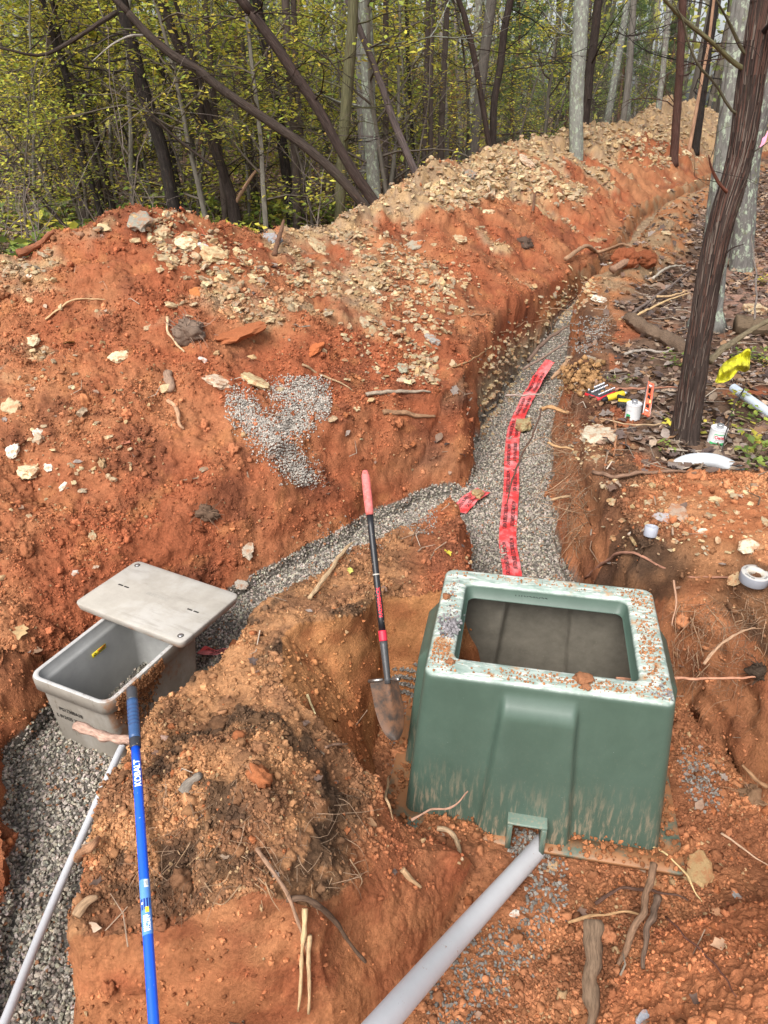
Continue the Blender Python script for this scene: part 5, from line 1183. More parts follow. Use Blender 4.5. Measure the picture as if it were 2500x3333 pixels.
stick([(150, 1045), (220, 1010), (280, 988), (345, 980)], .008, (.45, .30, .16), 'thin pale root on the upper left of the heap', 'root', lift=[.01, .04, .03, .0])
stick([(545, 1050), (552, 1110), (600, 1145)], .010, (.50, .36, .22), 'pale root in the hollow of the heap', 'root', lift=[.03, .04, .0])
stick([(60, 835), (110, 810), (180, 770)], .032, (.22, .085, .045), 'thick red soil covered root at the left end of the crest', 'root', rough=.3)
stick([(155, 765), (215, 775), (270, 778)], .024, (.27, .15, .09), 'pale orange log end on the crest at left', 'log', rough=.2)
stick([(895, 835), (910, 795), (925, 770)], .024, (.15, .08, .05), 'broken brown stub sticking up from the saddle of the heap', 'stub', lift=[.0, .07, .13])
stick([(590, 692), (635, 730), (672, 770)], .014, (.34, .10, .05), 'thin red stained branch leaning down from the crest peak', 'branch', lift=[.03, .03, .0])
stick([(1940, 630), (1970, 600), (2050, 560)], .018, (.30, .16, .09), 'thin branch lying on the far heap face', 'branch')
stick([(1730, 690), (1745, 655), (1775, 640)], .016, (.15, .08, .05), 'dark bent root on the middle of the heap face', 'root', lift=[0, .1, .0])
stick([(1840, 865), (1900, 835), (1945, 838), (2010, 820), (2050, 825)], .028, (.33, .20, .12), 'twisted pale root beside the far trench', 'root', lift=[.05, .12, .05, .10, .05])
stick([(1990, 900), (2050, 870), (2080, 860)], .045, (.25, .15, .10), 'thick brown root stump by the clay balls', 'root', lift=[.05, .05, .05])
stick([(2045, 1052), (2100, 1092), (2170, 1125), (2240, 1170)], .065, (.14, .095, .065), 'rotten dark log lying on the leaves left of the dark tree', 'log', rough=.3)
stick([(2385, 1083), (2440, 1092), (2540, 1100)], .095, (.12, .085, .055), 'thick mossy log at right edge behind the yellow cloth', 'log', rough=.2)
stick([(2034, 1058), (2090, 1030), (2160, 1000), (2240, 976)], .014, (.55, .38, .20), 'long pale split board strip left of the dark tree', 'wood strip', lift=[.02, .04, .06, .08])
stick([(2135, 988), (2190, 982), (2235, 970)], .014, (.50, .34, .19), 'shorter split strip above the long pale one', 'wood strip', lift=[.05, .06, .08])
stick([(2030, 1050), (2100, 1010), (2200, 940), (2245, 900)], .014, (.17, .13, .11), 'thin dark branch crossing the pale wood strips', 'branch', lift=[.02, .05, .08, .08])
stick([(2030, 1165), (2090, 1155), (2150, 1158), (2190, 1150), (2235, 1120)], .014, (.30, .26, .22), 'pale grey branch on leaves between tools and rotten log', 'branch', lift=[.03] * 5)
stick([(2000, 1280), (2080, 1278), (2200, 1275)], .012, (.30, .14, .09), 'reddish branch on the leaves behind the level', 'branch', lift=[.03] * 3)
stick([(2150, 1395), (2080, 1400), (1950, 1380)], .006, (.40, .28, .17), 'thin pale twig in front of the white can', 'twig', lift=[.03] * 3)
stick([(2120, 930), (2170, 900), (2230, 880)], .016, (.40, .35, .28), 'bent grey branch left of the dark tree trunk', 'branch', lift=[.08, .1, .05])
stick([(2310, 1178), (2345, 1140), (2400, 1105), (2480, 1055), (2540, 1020)], .022, (.15, .12, .075), 'long bare olive branch rising to the right behind the cloth', 'branch', dep=[4.8, 4.85, 4.95, 5.0, 5.1])
stick([(2455, 1040), (2462, 940), (2448, 760)], .008, (.17, .14, .12), 'thin upright bare sapling right of the dark tree', 'sapling', dep=[5.2, 5.35, 5.6])
stick([(2350, 1470), (2380, 1340), (2430, 1250)], .004, (.05, .04, .035), 'thin dark curved stem arching over the second white can', 'stem', dep=[4.3, 4.6, 4.9])
stick([(560, 2830 - 30), (640, 2770)], .0, SC1, '', 'x') if False else None
stick([(255, 2815), (290, 2795), (335, 2755)], .017, (.34, .18, .10), 'broken orange root stub beside the thin conduit', 'root', lift=[.03, .04, .03])
stick([(260, 3010), (290, 2975), (320, 2950)], .017, (.34, .22, .13), 'splintered root end low in the left trench wall', 'root', lift=[.03, .04, .03])
stick([(835, 2785), (880, 2850), (940, 2960), (985, 3060), (1010, 3160)], .007, (.28, .17, .11), 'long drooping root on the front face of the mound', 'root', lift=[.02, .05, .07, .06, .03])
stick([(1000, 3000), (996, 3080), (985, 3200), (975, 3320)], .009, (.50, .35, .19), 'pale upright root hanging on the front of the mound', 'root', lift=[.06, .07, .06, .05])
stick([(1010, 3085), (1008, 3180), (1015, 3333)], .008, (.46, .32, .18), 'second pale root beside the upright one on the mound front', 'root', lift=[.06, .06, .06])
stick([(940, 2955), (1010, 2985), (1080, 3030), (1140, 3110), (1190, 3165)], .010, (.12, .075, .05), 'thick dark root with a broken end on the mound front', 'root', lift=[.04, .08, .08, .06, .05], rough=.25)
stick([(1310, 2845), (1340, 2880), (1372, 2910)], .012, (.42, .27, .15), 'pair of pale splinters on the clay right of the mound', 'splinter', lift=[.02, .02, .02])
stick([(1000, 2270), (1010, 2300), (1025, 2330)], .006, (.55, .45, .25), 'short straw coloured twig on the mound top', 'twig')
stick([(1060, 2440), (1090, 2430), (1130, 2425)], .007, (.25, .15, .10), 'small dark root on the clay face left of the shovel blade', 'root')
stick([(1010, 1960), (1080, 1860), (1120, 1800), (1145, 1785)], .012, (.42, .29, .17), 'long splintered root along the top of the mound toward the gravel', 'root', lift=[.01, .02, .03, .03])
stick([(1265, 2560), (1258, 2620), (1275, 2680)], .006, (.42, .28, .16), 'forked pale twig at the corner between mound and green box', 'twig', lift=[.08, .03, 0])
stick([(600, 2590), (625, 2560), (650, 2535)], .022, (.20, .17, .14), 'grey weathered root lump on top of the mound', 'root', rough=.3)
stick([(1775, 1100), (1840, 1010), (1900, 960)], .012, SC2, 'dark thin branch along the right edge of the far trench', 'branch', lift=[.04, .06, .04])
# roots poking out of the cut edges (alike): built once each, laid by their own path
rs = np.random.RandomState(5)
def poke(u, v, du, dv, r, col, dt=-.06):
    p = hit(u, v); t = pd_at(p); a = PT(u, v, t - .005); b = PT(u + du, v + dv, t + dt); Lp = np.linalg.norm(b - a); mid = a + (b - a) * rs.uniform(.3, .7) + rs.normal(0, .16 * Lp, 3)
    P_ = smooth_path([a, mid, b], 9); V_, F_, U_ = tube(P_ - a, [r, r * .7, r * .35], 5); ob = MB().add(V_, F_, col, U_).build('small_root', M_wood); ob.location = a
    where = 'right wall of the gravel trench' if (u < 1960 and v > 1240) else 'pit wall right of the green box' if u > 2100 and v > 1900 else 'front of the centre mound' if v > 2600 else 'left wall of the far trench'
    return tag(ob, 'thin bare root poking out of the ' + where, 'root', group='thin roots in the ' + where)
for k in range(95):
    t = rs.rand(); u = 1790 + 60 * t + rs.normal() * 30; v = 1270 + 480 * t + rs.normal() * 25; g_ = rs.uniform(.45, 1.4); poke(u + 30, v, rs.normal() * 75 - 45, rs.normal() * 55 + 25, rs.uniform(.0012, .0038), (.34 * g_, .22 * g_, .135 * g_), rs.uniform(-.22, -.02))
for k in range(30):
    u = 2180 + 320 * rs.rand(); v = 1950 + 250 * rs.rand(); poke(u, v, rs.normal() * 60, rs.uniform(20, 130), rs.uniform(.0015, .004), (.32, .2, .12))
for k in range(26):
    u = 560 + 640 * rs.rand(); v = 2720 + 160 * rs.rand(); poke(u, v, rs.normal() * 60, rs.uniform(20, 120), rs.uniform(.0015, .0035), (.34, .22, .13), -.04)
for k in range(40):
    t = rs.rand(); u = 1560 + 500 * t; v = 1180 - 330 * t + rs.normal() * 25; poke(u, v, rs.normal() * 60, rs.uniform(-20, 50), rs.uniform(.003, .006), (.34, .2, .12), -.08)
mb = MB()
for k in range(1300):
    q_ = rs.rand(); 
    if q_ < .62: t = rs.rand(); u, v = 1830 + 40 * t + rs.normal() * 28, 1200 + 560 * t + rs.normal() * 20
    elif q_ < .82: u, v = 2180 + 320 * rs.rand(), 1945 + 160 * abs(rs.normal())
    else: u, v = 450 + 700 * rs.rand(), 2560 + 330 * rs.rand()
    a, nn_ = hit(u, v, True); d_ = nn_ * rs.uniform(.1, .8) + rs.normal(0, .6, 3) + np.array([0, 0, -.45]); d_ /= np.linalg.norm(d_); L_ = rs.uniform(.03, .16)
    P_ = smooth_path(np.array([a, a + d_ * L_ * .5 + rs.normal(0, .02, 3), a + d_ * L_ + rs.normal(0, .02, 3) + [0, 0, -.02]]), 5); V_, F_, U_ = tube(P_, [.0012, .0009, .0006], 3, cap=False); mb.add(V_, F_, np.array([.30, .20, .13]) * rs.uniform(.4, 1.5), U_)
tag(mb.build('fine_roots', M_wood), 'hair thin rootlets fringing the cut edges of the soil', 'rootlets', kind='stuff')
# many fine twigs lying about, too many to count
mb = MB(); n = 2300
ids = pick((fl_(litm) * 1.0 + .35 * fl_(edge_r) + .05 * soilm) * area ** .6 * (dist < 22), n)
for i in ids:
    L_ = rs.uniform(.08, .45) * (1 if fl_(litm)[i] > .3 else .45); a = rs.uniform(0, 6.28); d_ = np.array([math.cos(a), math.sin(a), rs.normal() * .12]); d_ -= Nf[i] * d_.dot(Nf[i]) * .9; p0 = Vf[i] + np.array([0, 0, .02]); 
    P_ = np.array([p0 - d_ * L_ / 2, p0 + rs.normal(0, .02, 3), p0 + d_ * L_ / 2 + rs.normal(0, .015, 3)]); r_ = rs.uniform(.002, .006); V_, F_, U_ = tube(P_, [r_, r_ * .8, r_ * .4], 4, cap=False)
    g_ = rs.uniform(.5, 1.5); mb.add(V_, F_, (np.array([.24, .17, .12]) if rs.rand() < .6 else np.array([.34, .28, .22])) * g_, U_)
tag(mb.build('forest_litter', M_wood), 'tangle of small twigs on the forest floor and trench edge', 'twigs', kind='stuff')
# rotten stump remains in the hollow of the heap and root balls
for (u, v, w_, col, lb) in ((610, 1075, 110, (.17, .12, .09), 'dark fibrous root ball in the hollow of the heap'), (672, 1672, 75, (.12, .075, .05), 'dark tuft of fine roots at the foot of the heap'), (1700, 790, 60, (.09, .06, .045), 'small dark root ball on the middle of the heap'), (2480, 2190, 80, (.05, .035, .025), 'black mass of peat and roots in the right pit wall'), (2470, 2600, 110, (.20, .12, .07), 'splintered stump remains low in the right pit wall')):
    p, nn_ = hit(u, v, True); s_c = w_ * pd_at(p) / FPX / 2; rt = empty('root_ball', tuple(p), lb, 'root ball')
    v_, f_ = lump(3, .35, (1, .8, .6), seed=w_); MB().add(v_ * s_c, f_, col).build('core', M_clod, rt)
    mb = MB()
    for k in range(60):
        d_ = rs.normal(size=3); d_ /= np.linalg.norm(d_); a = d_ * s_c * .5; b = a + d_ * s_c * rs.uniform(.3, 1.1) + rs.normal(0, .3 * s_c, 3); V_, F_, U_ = tube(smooth_path([a, (a + b) / 2 + rs.normal(0, .15 * s_c, 3), b], 6), [.0025, .002, .001], 4, cap=False); mb.add(V_, F_, np.array(col) * rs.uniform(.8, 2.2), U_)
    mb.build('root_hairs', M_wood, rt)
# ------------------------------------------------------------------ the woods
def bark_uv(mb, path, r, n, col, ridge=0.0, rough=.0, seed=0.0):
    V_, F_, U_ = tube(path, r, n, cap=True, ridge=ridge, rough=rough, rf=5, seed=seed); mb.add(V_, F_, col, U_)
def twigs(mb, P0, d0, L, r, depth, rs, col, leaves, gravity=0.0, spread=.8, kids=4, nside=4):
    k = 5 if depth > 0 else 4; P_ = [np.array(P0)]; d = np.array(d0, float); d /= np.linalg.norm(d)
    for i in range(k):
        d = d + rs.normal(0, .16, 3) + [0, 0, gravity]; d /= np.linalg.norm(d); P_.append(P_[-1] + d * L / k)
    P_ = np.array(P_); V_, F_, U_ = tube(P_, np.linspace(r, r * .4, len(P_)), nside, cap=False); mb.add(V_, F_, col, U_)
    if depth <= 0:
        for p in P_[1:]: leaves.append(p)
        return
    for j in range(kids):
        t = rs.uniform(.25, 1.0) * (len(P_) - 1.01); i = int(t); q_ = P_[i] + (P_[i + 1] - P_[i]) * (t - i)
        side = rs.normal(size=3); side[2] *= .4; dd = d * .6 + side / np.linalg.norm(side) * spread
        twigs(mb, q_, dd, L * rs.uniform(.4, .65), r * .5, depth - 1, rs, col, leaves, gravity, spread, kids, nside if depth > 1 else 3)
def leaf_cloud(pts, per, size, rs, palette, sig=.10, flat=.5, elong=.55):
    pts = np.array(pts); n = len(pts) * per; P_ = np.repeat(pts, per, 0) + rs.normal(0, sig, (n, 3)) * [1, 1, .6]
    pr = np.array([[0, -.5, 0], [elong * .5, -.05, .06], [0, .5, 0], [-elong * .5, -.05, .06]]); 
    Rm = rand_rot(n, rs, flat); s_ = size * rs.uniform(.6, 1.25, n); W = np.einsum('nij,nkj->nki', Rm, pr[None] * s_[:, None, None]) + P_[:, None, :]
    pal = np.array(palette); base = pal[rs.choice(len(pal), len(pts), p=None)]; c_ = np.repeat(base, per, 0) * .6 + .4 * pal[rs.randint(0, len(pal), n)]; c_ = c_ * rs.uniform(.65, 1.3, (n, 1))
    return W.reshape(-1, 3), np.arange(n * 4).reshape(n, 4), np.repeat(c_, 4, 0)
YG = [(.66, .62, .09), (.50, .56, .09), (.76, .64, .10), (.30, .38, .07), (.20, .28, .06), (.55, .38, .08)]
GR = [(.20, .29, .07), (.28, .36, .08), (.13, .20, .05), (.42, .46, .09)]
CED = [(.10, .17, .07), (.14, .21, .08), (.07, .12, .05), (.17, .22, .08)]
RST = [(.45, .22, .07), (.55, .34, .10), (.32, .24, .09), (.45, .42, .10)]
# one of each kind, then copies
def make_sapling(seed, hgt, pal, lsz, per, name, label, cat, grp, lean=.06, crown_lo=.12):
    rs = np.random.RandomState(seed); rt = empty(name, (0, 0, 0), label, cat, grp); tb = MB(); lv = []
    P_ = [np.zeros(3)]; d = np.array([rs.normal() * lean, rs.normal() * lean, 1.0])
    for i in range(12): d = d + rs.normal(0, .07, 3) * [1, 1, 0]; d[2] = 1; P_.append(P_[-1] + d / np.linalg.norm(d) * hgt / 12)
    P_ = np.array(P_); r0 = .012 + .0055 * hgt; rad = np.linspace(r0, .008, 13); bark_uv(tb, P_, rad, 7, (.10, .085, .07) if seed % 2 else (.16, .145, .12), 0, .08, seed)
    nb = int(7 + hgt * 2.4)
    for j in range(nb):
        t = crown_lo + (1 - crown_lo) * (j + rs.rand()) / nb; i = min(11, int(t * 12)); q_ = P_[i] + (P_[i + 1] - P_[i]) * (t * 12 - i); a = rs.uniform(0, 6.28)
        L_ = (.30 + .22 * hgt * (1 - t) ** .7 * 1.0) * rs.uniform(.6, 1.2); twigs(tb, q_, (math.cos(a), math.sin(a), rs.uniform(.1, .7)), L_, .010 + .002 * hgt * (1 - t), 1, rs, (.12, .10, .08), lv, .0, .8, 4)
    tb.build('trunk', M_barkfar, rt); V_, F_, C_ = leaf_cloud(lv, per, lsz, rs, pal, .13, .45); MB().add(V_, F_, C_).build('crown', M_leaf, rt, smooth=False); return rt
def make_cedar(seed, hgt, label, grp):
    rs = np.random.RandomState(seed); rt = empty('cedar_tree', (0, 0, 0), label, 'cedar', grp); tb = MB(); lv = []
    P_ = np.array([[.05 * math.sin(i), .05 * math.cos(i * 1.3), hgt * i / 10] for i in range(11)]); bark_uv(tb, P_, np.linspace(.09, .015, 11), 8, (.13, .075, .055), .008, .1, seed)
    for j in range(46):
        t = .18 + .80 * (j + rs.rand()) / 46; q_ = np.array([0, 0, hgt * t]); a = rs.uniform(0, 6.28); bare = t < .38
        twigs(tb, q_, (math.cos(a), math.sin(a), rs.uniform(-.05, .5)), (1.5 * (1 - t) + .35) * rs.uniform(.6, 1.1), .013, 1, rs, (.12, .09, .075), [] if bare and rs.rand() < .6 else lv, .0, .7, 5)
    tb.build('trunk', M_barkfar, rt); V_, F_, C_ = leaf_cloud(lv, 12, .085, rs, CED, .10, 1.2, .30); MB().add(V_, F_, C_).build('crown', M_leaf, rt, smooth=False); return rt
def make_tall(seed, hgt, r0, col, matl, name, label, grp, pal):
    rs = np.random.RandomState(seed); rt = empty(name, (0, 0, 0), label, 'tree', grp); tb = MB(); lv = []
    P_ = [np.zeros(3)]; d = np.array([rs.normal() * .03, rs.normal() * .03, 1])
    for i in range(14): d = d + rs.normal(0, .03, 3) * [1, 1, 0]; P_.append(P_[-1] + d / np.linalg.norm(d) * hgt / 14)
    P_ = np.array(P_); bark_uv(tb, P_, np.concatenate([[r0 * 1.35], np.linspace(r0, r0 * .45, 14)]), 12, col, r0 * .05, .05, seed)
    for j in range(16):
        t = .22 + .76 * j / 16; i = min(13, int(t * 14)); a = rs.uniform(0, 6.28); dead = t < .55
        twigs(tb, P_[i], (math.cos(a), math.sin(a), rs.uniform(.1, .8)), rs.uniform(.5, 1.1) * (1 if dead else 2.0), r0 * .16, 1, rs, tuple(c * .8 for c in col), [] if dead else lv, .02, .8, 4)
    tb.build('trunk', matl, rt); V_, F_, C_ = leaf_cloud(lv, 1, .16, rs, pal, .3, .6); MB().add(V_, F_, C_).build('crown', M_leaf, rt, smooth=False); return rt
def copy_tree(o, loc, rz, s, label=None):
    c = o.copy(); sc.collection.objects.link(c); c.location = loc; c.rotation_euler = (0, 0, rz); c.scale = (s, s, s)
    if label: c['label'] = label
    for ch in list(o.children): d = ch.copy(); sc.collection.objects.link(d); d.parent = c
    return c
KS = [make_sapling(41 + k, h_, pal, ls, per, 'understory_tree', lb, 'small tree', gp) for k, (h_, pal, ls, per, lb, gp) in enumerate((
    (4.2, YG, .090, 5, 'slim young tree with yellow green autumn leaves in the undergrowth', 'young yellow green trees'), (5.2, YG, .092, 5, 'slim young tree with yellow green autumn leaves in the undergrowth', 'young yellow green trees'),
    (3.2, YG, .085, 5, 'slim young tree with yellow green autumn leaves in the undergrowth', 'young yellow green trees'), (6.0, YG, .095, 5, 'slim young tree with yellow green autumn leaves in the undergrowth', 'young yellow green trees'),
    (4.6, GR, .075, 6, 'slim young tree with green leaves in the undergrowth', 'young green trees'), (3.6, RST, .070, 5, 'young tree with rusty brown and yellow leaves in the undergrowth', 'young rusty trees'), (5.5, GR, .08, 5, 'slim young tree with green leaves in the undergrowth', 'young green trees')))]
KC = [make_cedar(60 + k, h_, 'bushy dark green cedar among the far trunks', 'dark green cedars') for k, h_ in enumerate((6.5, 8.0, 5.5))]
KT_ = [make_tall(70, 15, .13, (.13, .115, .10), M_barkfar, 'forest_tree', 'tall straight dark trunk standing deeper in the woods', 'dark trunks in the woods', GR), make_tall(71, 14, .10, (.09, .07, .06), M_barkfar, 'forest_tree', 'tall straight dark trunk standing deeper in the woods', 'dark trunks in the woods', GR),
       make_tall(72, 15, .12, (.19, .185, .165), M_lichen, 'pale_tree', 'tall pale grey trunk standing deeper in the woods', 'pale trunks in the woods', YG), make_tall(73, 12, .07, (.20, .18, .16), M_barkfar, 'forest_tree', 'tall thin grey trunk standing deeper in the woods', 'thin trunks in the woods', YG)]
rs = np.random.RandomState(21); used = set()
def put(kinds, n, y0, y1, ulo, uhi, sl, sh, mind=.8, behind=True):
    c = 0; tries = 0
    while c < n and tries < 9000:
        tries += 1; y_ = y0 + (y1 - y0) * rs.rand() ** .8; u_ = rs.uniform(ulo, uhi); p = PZ_y(u_, y_); 
        if behind and not clear_of_heap(p): continue
        if any((p[0] - a) ** 2 + (p[1] - b) ** 2 < mind ** 2 for a, b in spots): continue
        spots.append((p[0], p[1])); k = kinds[rs.randint(len(kinds))]; loc = (p[0], p[1], hz(p) - .02); s_ = rs.uniform(sl, sh); rz_ = rs.uniform(0, 6.28)
        if id(k) not in used: k.location = loc; k.rotation_euler = (0, 0, rz_); k.scale = (s_,) * 3; used.add(id(k))
        else: copy_tree(k, loc, rz_, s_)
        c += 1
def PZ_y(u_, y_): t = y_ * CP + CAM_H * SP; return np.array([(u_ - 1250) / FPX * t, y_, 0])
def hz(p): return float(height(np.array([p[0]]), np.array([p[1]]))[0])
spots = []
def clear_of_heap(p, m=1.5):
    X_, Y_ = np.array([p[0]]), np.array([p[1]]); dC, sC, _z = poly_dist(X_, Y_, CREST); return bool(sC[0] > 0 and dC[0] > m)
put(KS[:4], 56, 11.5, 21, -150, 1350, .75, 1.2, .75)
put(KS[:4] + KS[4:6], 26, 17, 30, -150, 1900, .9, 1.4, .9)
put([KS[4], KS[6], KS[5], KS[0]], 36, 19, 36, 1000, 2350, .85, 1.35, .9)
put(KC, 17, 19, 38, 700, 2150, .8, 1.2, 1.2)
put(KC, 8, 20, 36, -100, 700, .8, 1.2, 1.5)
put([KT_[0], KT_[1], KT_[3], KT_[3]], 55, 15, 48, -250, 2500, .75, 1.3, .9)
put([KT_[1]], 12, 12.5, 18, -100, 1750, .45, .75, .7)
put([KT_[2]], 20, 16, 42, 100, 2450, .6, 1.15, 1.2)
# right of the trench, beyond the big trunks
def clear_right(p): X_, Y_ = np.array([p[0]]), np.array([p[1]]); dE, sE, _z = poly_dist(X_, Y_, EDGE); return bool(sE[0] < 0 and dE[0] > 2.2 and abs((p[0] - 5.6) - (p[1] - 11) * .62) > 1.3)
for k, n, y0, y1 in ((KT_[1], 6, 22, 50), (KC[0], 8, 16, 46), (KS[6], 8, 18, 46), (KT_[0], 8, 24, 60)):
    c = 0
    for _ in range(900):
        p = PZ_y(rs.uniform(2300, 3300), rs.uniform(y0, y1))
        if clear_right(p): copy_tree(k, (p[0], p[1], 0), rs.uniform(0, 6.28), rs.uniform(.8, 1.2)); c += 1
        if c >= n: break
# bare thin stems and brush near the heap's back: countable dead saplings
def brush(seed, hgt):
    r2 = np.random.RandomState(seed); tb = MB(); twigs(tb, (0, 0, 0), (r2.normal() * .2, r2.normal() * .2, 1), hgt, .012, 2, r2, (.16, .13, .11), [], .0, .6, 4)
    o = tb.build('bare_shrub', M_barkfar); return tag(o, 'bare twiggy shrub rising from the leaf litter', 'shrub', group='bare twiggy shrubs')
KB = [brush(80 + k, h_) for k, h_ in enumerate((1.3, 2.0, 2.8, 1.0))]
cnt = 0
for _ in range(2000):
    y_ = rs.uniform(9.5, 22); p = PZ_y(rs.uniform(-100, 2300), y_)
    if not clear_of_heap(p, 1.3): continue
    o = KB[cnt % 4] if cnt < 4 else KB[cnt % 4].copy()
    if cnt >= 4: sc.collection.objects.link(o)
    o.location = (p[0], p[1], hz(p)); o.rotation_euler = (rs.normal() * .15, rs.normal() * .15, rs.uniform(0, 6.28)); o.scale = (rs.uniform(.7, 1.3),) * 3; cnt += 1
    if cnt > 90: break
# low leafy ground plants
def plant(seed, pal, n=26, sz=.06, h_=.22):
    r2 = np.random.RandomState(seed); pts = [np.array([r2.normal() * .09, r2.normal() * .09, r2.uniform(.02, h_)]) for _ in range(n)]; V_, F_, C_ = leaf_cloud(pts, 2, sz, r2, pal, .03, .5, .7)
    mb = MB(); 
    for p in pts[::3]: a, b, c_ = tube(np.array([[0, 0, 0], p * [.5, .5, .6], p]), .0015, 3, cap=False); mb.add(a, b, (.16, .17, .06), c_)
    mb.add(V_, F_, C_); return mb.build('ground_plant', M_leaf, smooth=False)
KPn = [plant(90 + k, GR if k != 1 else YG, 22 + 6 * k) for k in range(3)]; cnt = 0
for k in range(3): tag(KPn[k], 'low leafy green plant on the forest floor behind the heap', 'plant', group='low plants behind the heap')
for _ in range(3000):
    y_ = rs.uniform(8, 17); p = PZ_y(rs.uniform(-150, 1500), y_)
    if not clear_of_heap(p, 1.15): continue
    o = KPn[cnt % 3] if cnt < 3 else KPn[cnt % 3].copy()
    if cnt >= 3: sc.collection.objects.link(o)
    o.location = (p[0], p[1], hz(p)); s_ = rs.uniform(.9, 2.6); o.scale = (s_, s_, s_); o.rotation_euler = (0, 0, rs.uniform(0, 6.28)); cnt += 1
    if cnt >= 120: break
for k, (u, v, s_, lb, pl) in enumerate(((2180, 1195, .7, 'small green seedling left of the dark tree in front of the grey branch', GR), (2230, 1425, .8, 'feathery yellow green weeds at the foot of the dark tree', YG), (2165, 1475, .45, 'tiny green plant left of the dark tree foot', GR), (2400, 1180, .6, 'pale green leafy plant left of the yellow cloth', GR),
                              (2400, 1330, .7, 'yellow green leaves hanging below the pale pipe offcut', YG), (2445, 1380, .7, 'pale green broad leaf plant right of the second white can', GR), (2460, 1470, 1.0, 'light green weed at right edge by the dirt bump', YG), (2440, 1525, .9, 'fern like green plant behind the dirt bump at right', GR), (2475, 930, .8, 'small yellow plant beside the bare sapling at right', YG), (2440, 1110 + 60, .6, 'green seedling above the yellow cloth', GR),
                              (2045, 1245, .3, 'tiny round green leaves behind the socket tray', GR), (1995, 1245, .28, 'second tiny green sprout behind the socket tray', GR), (2480, 1190, .5, 'pale yellow green leaves right of the yellow cloth', YG))):
    o = plant(130 + k, pl, 16, .065, .2); p = H(u, v); o.location = p; o.scale = (s_,) * 3; tag(o, lb, 'plant')

ZN = [(0, 'at the left picture edge'), (330, 'behind the left end of the heap'), (700, 'behind the crest peak of the heap'), (1080, 'behind the saddle of the heap'), (1420, 'behind the pale rubble crest'), (1800, 'behind the far part of the heap'), (2150, 'near the far end of the heap'), (9999, 'at the right picture edge')]
for o in list(sc.objects):
    g_ = o.get('group')
    if g_ in ('young yellow green trees', 'dark green cedars', 'young green trees', 'young rusty trees', 'low plants behind the heap', 'bare twiggy shrubs', 'dark trunks in the woods', 'pale trunks in the woods', 'thin trunks in the woods'):
        a, b, d_ = proj(np.array(o.location)); zn = [t_ for lim, t_ in ZN if a[0] < lim or lim == 9999][0]; fr_ = 'nearer' if d_[0] < (13 if 'plants' in g_ or 'shrubs' in g_ else 20) else 'deeper'
        base_ = {'young yellow green trees': 'young yellow green tree', 'dark green cedars': 'bushy dark green cedar', 'young green trees': 'young green tree', 'young rusty trees': 'young rusty tree', 'low plants behind the heap': 'low leafy green plant', 'bare twiggy shrubs': 'bare twiggy shrub', 'dark trunks in the woods': 'tall dark trunk', 'pale trunks in the woods': 'tall pale grey trunk', 'thin trunks in the woods': 'tall thin grey trunk'}[g_]
        o['label'] = base_ + ', ' + fr_ + ', in the woods ' + zn; o['group'] = g_ + ', ' + fr_ + ', ' + zn

